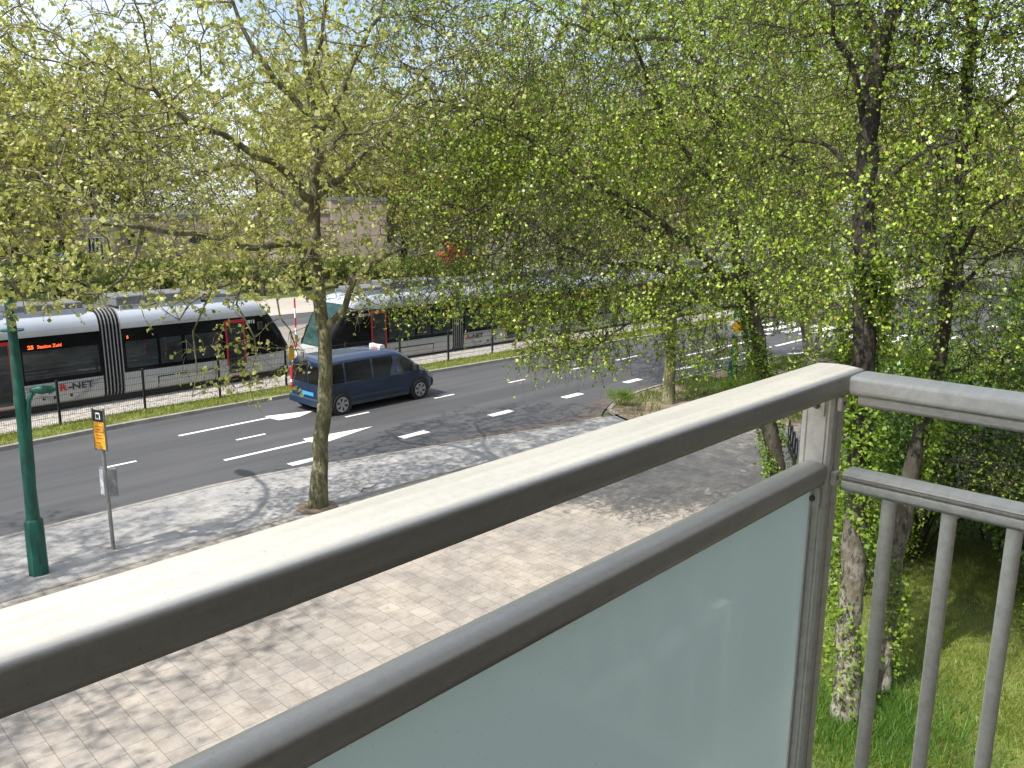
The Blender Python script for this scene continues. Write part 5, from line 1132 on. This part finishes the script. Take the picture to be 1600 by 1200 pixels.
# ------------------------------------------------------------------ people
M['skin'] = mat('skin', (.48, .30, .22), .6, var=.05); M['hair_brown'] = mat('hair_brown', (.06, .035, .02), .7)
def skinned(name, verts, edges, radii, m, parent, sub=1):
    me = bpy.data.meshes.new(name); me.from_pydata(verts, edges, []); me.materials.append(m)
    if not me.skin_vertices: 
        bmx = bmesh.new(); bmx.from_mesh(me); bmx.verts.layers.skin.verify(); bmx.to_mesh(me); bmx.free()
    for i, r_ in enumerate(radii):
        me.skin_vertices[0].data[i].radius = (r_, r_); me.skin_vertices[0].data[i].use_root = (i == 0)
    o = bpy.data.objects.new(name, me); COL.objects.link(o); o.parent = parent
    s_ = o.modifiers.new('skin', 'SKIN'); s_.use_smooth_shade = True; o.modifiers.new('sub', 'SUBSURF').levels = sub; o.modifiers['sub'].render_levels = sub + 1
    return o
def person(loc, rz, label, top, legs, J, group=None, hair=None):
    """J: joint dict in metres, person faces -Y locally"""
    r = empty('person', loc, rz); tag(r, label, 'person', group)
    names = ['pelvis', 'waist', 'chest', 'neck', 'chin', 'head', 'crown', 'ls', 'le', 'lw', 'lh', 'rs', 're', 'rw', 'rh', 'lhip', 'lk', 'la', 'lt', 'rhip', 'rk', 'ra', 'rt']
    rad = dict(pelvis=.13, waist=.115, chest=.135, neck=.055, chin=.075, head=.095, crown=.06, ls=.055, le=.042, lw=.030, lh=.036, rs=.055, re=.042, rw=.030, rh=.036, lhip=.085, lk=.058, la=.040, lt=.038, rhip=.085, rk=.058, ra=.040, rt=.038)
    E = [('pelvis', 'waist'), ('waist', 'chest'), ('chest', 'neck'), ('neck', 'chin'), ('chin', 'head'), ('head', 'crown'), ('chest', 'ls'), ('ls', 'le'), ('le', 'lw'), ('lw', 'lh'), ('chest', 'rs'), ('rs', 're'), ('re', 'rw'), ('rw', 'rh'), ('pelvis', 'lhip'), ('lhip', 'lk'), ('lk', 'la'), ('la', 'lt'), ('pelvis', 'rhip'), ('rhip', 'rk'), ('rk', 'ra'), ('ra', 'rt')]
    idx = {n: i for i, n in enumerate(names)}
    skinned('body', [J[n] for n in names], [(idx[a], idx[b_]) for a, b_ in E], [rad[n] for n in names], M['skin'], r)
    def sub(nm, ns, es, m, add=.016):
        skinned(nm, [J[n] for n in ns], [(ns.index(a), ns.index(b_)) for a, b_ in es], [rad[n] + add for n in ns], m, r)
    sub('jacket', ['chest', 'neck', 'waist', 'pelvis', 'ls', 'le', 'lw', 'rs', 're', 'rw'], [('chest', 'neck'), ('chest', 'waist'), ('waist', 'pelvis'), ('chest', 'ls'), ('ls', 'le'), ('le', 'lw'), ('chest', 'rs'), ('rs', 're'), ('re', 'rw')], top, .022)
    sub('trousers', ['pelvis', 'lhip', 'lk', 'la', 'rhip', 'rk', 'ra'], [('pelvis', 'lhip'), ('lhip', 'lk'), ('lk', 'la'), ('pelvis', 'rhip'), ('rhip', 'rk'), ('rk', 'ra')], legs, .014)
    h = Vector(J['head']); q = MB(); rows = []
    for i in range(7):
        a = math.pi * .56 * i / 6; rows.append([(h.x + .112 * math.sin(a) * math.cos(t), h.y + .025 + .125 * math.sin(a) * math.sin(t), h.z + .02 + .13 * math.cos(a)) for t in fr(0, 2 * math.pi, 14)])
    q.grid(rows); q.build('hair', hair or M['hair_brown'], r)
    for s_, k in ((1, 'lt'), (-1, 'rt')):
        t = J[k]; q = MB(); q.tube([(t[0], t[1] + .16, t[2] - .005), (t[0], t[1] + .05, t[2] + .01), (t[0], t[1] - .07, t[2] - .012)], [.042, .046, .03], 8); q.build('shoe', M['black'], r)
    return r
def stand(step=.0, arm=.0, bend=.0):
    return dict(pelvis=(0, 0, .93), waist=(0, -bend * .1, 1.10), chest=(0, -bend * .3, 1.33), neck=(0, -bend * .42, 1.48), chin=(0, -bend * .5 - .01, 1.56), head=(0, -bend * .55 - .01, 1.64), crown=(0, -bend * .57, 1.71),
                ls=(.19, -bend * .3, 1.40), le=(.24, -.02 + step * .3 - arm * .1, 1.13), lw=(.23, -.10 + step * .5 - arm * .3, .92 + arm * .2), lh=(.22, -.12 + step * .5 - arm * .4, .85 + arm * .25),
                rs=(-.19, -bend * .3, 1.40), re=(-.24, -.02 - step * .3 - arm * .1, 1.13), rw=(-.23, -.10 - step * .5 - arm * .3, .92 + arm * .2), rh=(-.22, -.12 - step * .5 - arm * .4, .85 + arm * .25),
                lhip=(.10, 0, .88), lk=(.11, -.03 - step * .5, .50), la=(.11, .02 - step * .7, .09), lt=(.11, -.08 - step * .7, .05),
                rhip=(-.10, 0, .88), rk=(-.11, -.03 + step * .35, .50), ra=(-.11, .02 + step, .10), rt=(-.11, -.08 + step, .05))
cl = {'red': mat('dark_red_cloth', (.20, .03, .03), .85), 'black': mat('dark_cloth', (.02, .022, .028), .85), 'teal': mat('teal_cloth', (.02, .13, .14), .85), 'pink': mat('salmon_cloth', (.45, .16, .11), .85)}
person((18.2, 70.2, .02), R(60), 'distant person in dark red standing by the hedge nearest the left lamp post', cl['red'], cl['black'], stand(.05, .4))
person((19.9, 69.2, .02), R(70), 'distant person all in dark clothes between the red and the teal jacket', cl['black'], cl['black'], stand(.12, .9, .3))
person((21.1, 68.2, .02), R(110), 'distant person in a teal jacket striding beside the hedge', cl['teal'], cl['black'], stand(.30, .7, .2))

# ------------------------------------------------------------------ bicycles
def bicycle(loc, rz, label, m, lean=0.0, group=None):
    r = empty('bicycle', loc, rz); r.rotation_euler = (lean, 0, rz); tag(r, label, 'bicycle', group)
    for x in (-.54, .54):
        wl = empty('wheel', (x, 0, .345)); wl.parent = r
        q = MB(); q.tube([(.33 * math.cos(t), 0, .33 * math.sin(t)) for t in fr(0, 2 * math.pi, 28)], .017, 7, caps=False); q.build('tyre', M['tyre'], wl)
        q = MB()
        for k in range(14): t = math.pi * 2 * k / 14; q.tube([(0, .02 * (-1) ** k, 0), (.32 * math.cos(t), 0, .32 * math.sin(t))], .0022, 3)
        q.build('spokes', M['galv'], wl)
        q = MB(); q.grid([[((.36) * math.cos(t), y_, (.36) * math.sin(t)) for y_ in (-.025, .025)] for t in fr(.2, 2.6, 12)]); q.build('mudguard', m, wl)
    q = MB(); bb = (-.05, 0, .30); st = (-.20, 0, .78); hd = (.36, 0, .80); hb = (.40, 0, .66); ax = (-.54, 0, .345)
    for a, b_ in ((bb, st), (bb, hb), (st, hd), (bb, ax), (ax, (-.19, 0, .72)), (hb, hd), (hb, (.54, 0, .345)), ((.36, 0, .8), (.33, 0, 1.02)), (st, (-.22, 0, .90))): q.tube([a, b_], .016, 8)
    q.build('frame', m, r)
    q = MB(); q.tube([(-.30, 0, .93), (-.22, 0, .94), (-.12, 0, .925), (-.05, 0, .92)], [.07, .085, .045, .02], 10); q.build('saddle', M['black'], r)
    q = MB(); q.tube([(.16, .28, 1.03), (.27, .24, 1.06), (.33, .08, 1.04), (.33, -.08, 1.04), (.27, -.24, 1.06), (.16, -.28, 1.03)], .012, 8); q.build('handlebar', M['galv'], r)
    q = MB(); q.tube([(-.80, -.06, .72), (-.25, -.06, .73), (-.25, .06, .73), (-.80, .06, .72), (-.80, -.06, .72)], .007, 5); q.build('carrier', M['galv'], r)
    q = MB(); q.disc((-.05, .05, .30), .09, 'y', .006); q.tube([(-.05, .05, .30), (.02, .07, .16)], .008, 6); q.tube([(-.05, -.05, .30), (-.12, -.07, .44)], .008, 6); q.build('crank', M['black'], r)
    return r
bicycle((40.9, 19.4, 0), R(198), 'dark bicycle ridden over the road by the zebra crossing', M['black'])
JC = dict(pelvis=(0, .20, 1.00), waist=(0, .16, 1.16), chest=(0, .05, 1.38), neck=(0, -.02, 1.52), chin=(0, -.05, 1.59), head=(0, -.06, 1.67), crown=(0, -.05, 1.75),
          ls=(.19, .03, 1.43), le=(.25, -.16, 1.22), lw=(.24, -.30, 1.10), lh=(.24, -.34, 1.07), rs=(-.19, .03, 1.43), re=(-.25, -.16, 1.22), rw=(-.24, -.30, 1.10), rh=(-.24, -.34, 1.07),
          lhip=(.10, .18, .95), lk=(.11, -.18, .72), la=(.10, .02, .34), lt=(.10, -.06, .29), rhip=(-.10, .18, .95), rk=(-.11, -.05, .58), ra=(-.10, .06, .20), rt=(-.10, -.03, .15))
person((40.9, 19.4, 0), R(288), 'cyclist in dark trousers with reddish hair riding near the zebra crossing', cl['black'], cl['black'], JC, None, mat('hair_red', (.30, .09, .04), .7))
bicycle((16.9, 5.35, .05), R(25), 'black bicycle leaning among the bushes right of the corner post', M['black'], R(12), 'bicycles parked by the bushes')
bicycle((16.2, 5.0, .05), R(32), 'grey bicycle parked in front of the black one by the bushes', M['galv'], R(-10), 'bicycles parked by the bushes')
bicycle((13.2, 4.75, .05), R(150), 'grey bicycle behind the first baluster at the lawn edge', M['galv'], R(14), 'bicycles parked by the bushes')
rk = empty('bicycle_rack', (20.4, 9.0, .05), R(30)); tag(rk, 'curled black steel bicycle rack on the paving left of the corner post', 'bike rack')
q = MB(); q.box((-1.2, -.03, 0), (1.2, .03, .04)); q.build('base_bar', M['black'], rk)
for k in range(4):
    x = -.95 + .62 * k; q = MB(); q.tube([(x + .26 * math.cos(t) * (1 - .06 * t), 0, .40 + .33 * math.sin(t) * (1 - .05 * t)) for t in fr(-1.4, 5.6, 26)], .017, 7); q.build('hoop', M['black'], rk)

# ------------------------------------------------------------------ parked cars
def make_car(m, estate=0):
    r = empty('parked_car', (0, 0, 0)); LN = 4.3
    top = [(0, .95), (.05, 1.02), (.25, 1.10), (.6, 1.36), (1.1, 1.46), (1.9, 1.48), (2.5, 1.42), (3.0, 1.20), (3.35, 1.00), (3.9, .92), (4.15, .80), (4.3, .62)]
    hw = [(0, .74), (.15, .82), (.6, .88), (3.4, .88), (3.9, .84), (4.2, .74), (4.3, .60)]
    sec = [(.92, .20), (.98, .32), (1, .55), (.985, .85), (.95, .95), (.86, 1.22), (.78, 1.38), (.62, 1.45), (.3, 1.475), (0, 1.48)]
    xs_ = [0, .05, .15, .3, .45, .6, .85, 1.1, 1.5, 1.9, 2.2, 2.5, 2.7, 2.85, 3.0, 3.15, 3.35, 3.6, 3.9, 4.05, 4.15, 4.25, 4.3]; rows = []
    for x in xs_:
        zt = lerp_table(top, x); h = lerp_table(hw, x); half = []
        for f_, z in sec:
            if z > zt - .06: t = min(1, (z - zt + .06) / (1.54 - zt)); half.append((f_ * h, zt - .06 * (1 - t) ** 2))
            else: half.append((f_ * h, z))
        rows.append([(x, -y, z) for y, z in half] + [(x, y, z) for y, z in half[-2::-1]])
    def mf(i, j):
        n2 = len(sec) - 1; jj = j if j < n2 else 2 * n2 - 1 - j; xm = (xs_[i] + xs_[i + 1]) / 2; zt = lerp_table(top, xm); zz = (sec[jj][1] + sec[jj + 1][1]) / 2
        if .95 < zz < 1.38 and .45 < xm < 3.0 and abs(xm - 1.7) > .12: return 1
        if 2.5 < xm < 3.35 and jj >= 5: return 1
        if .15 < xm < .6 and jj >= 5: return 1
        return 2 if zz < .3 else 0
    q = MB(); q.grid(rows, mfun=mf); q.add(rows[0], [tuple(range(len(rows[0])))], 0); q.add(rows[-1], [tuple(range(len(rows[-1])))], 0)
    o = q.build('body', [m, M['glass_black'], M['van_trim']], r); o.modifiers.new('split', 'EDGE_SPLIT').split_angle = R(42)
    for x in (.80, 3.45):
        for sd in (-1, 1):
            q = MB(); q.disc((x, sd * .80, .31), .31, 'y', .19, 0, 24); w_ = q.build('wheel', M['tyre'], r, bevel=.03); q = MB(); q.disc((x, sd * .897, .31), .19, 'y', .012, 0, 20); q.build('rim', M['hubcap'], w_)
    for sd in (-1, 1):
        q = MB(); q.box((-.02, sd * .45, .72), (.06, sd * .72, .90)); q.build('tail_light', M['taillight'], r); q = MB(); q.box((4.08, sd * .42, .60), (4.26, sd * .68, .74)); q.build('headlight', M['hubcap'], r, bevel=.02)
    return r
def carat(m, x, y, rz, label, g='cars parked in the distance'):
    c = make_car(m); c.location = (x, y, .03); c.rotation_euler = (0, 0, rz); tag(c, label, 'car', g); return c
carat(M['white'], 50.5, 72, R(-35), 'white car parked far behind the right corner of the beige building')
carat(M['galv'], 84, 27.5, R(95), 'silver car parked beyond the plaza, leftmost of the far row')
carat(M['van_blue'], 87.5, 26.2, R(95), 'dark blue car parked between the silver and the white car beyond the plaza')
carat(M['white'], 91, 24.8, R(98), 'white car parked beyond the plaza at the right of the far row')
carat(M['black'], 76, 36, R(10), 'black car parked sideways on the plaza under the trees')
carat(M['orange'], 64, 70, R(-30), 'orange red car far away above the second tram roof')
tent = empty('orange_kiosk', (60, 64, 0), R(-30)); tag(tent, 'small orange red kiosk with a pale hatch far above the second tram roof', 'kiosk')
q = MB(); q.box((0, 0, 0), (3.4, 2.4, 2.6)); q.build('wall', M['orange'], tent); q = MB(); q.box((-.15, -.5, 2.6), (3.55, 2.5, 2.75)); q.build('roof', M['roofbox'], tent); q = MB(); q.box((2.2, -.03, 1.1), (3.1, .02, 2.1)); q.build('hatch', M['white'], tent)
for i, (x, y) in enumerate(((47.2, 24.4), (50.2, 24.0), (53.2, 23.6), (56.2, 23.3), (59.2, 23.0))):
    b_ = MB(); b_.tube([(0, 0, 0), (0, 0, .85), (0, 0, .95), (0, 0, 1.0)], [.07, .07, .06, .02], 10); o = b_.build('bollard', M['galv']); o.location = (x, y, .03); tag(o, 'slim grey bollard standing in the row along the plaza edge behind the zebra crossing', 'bollard', 'bollards along the plaza edge')
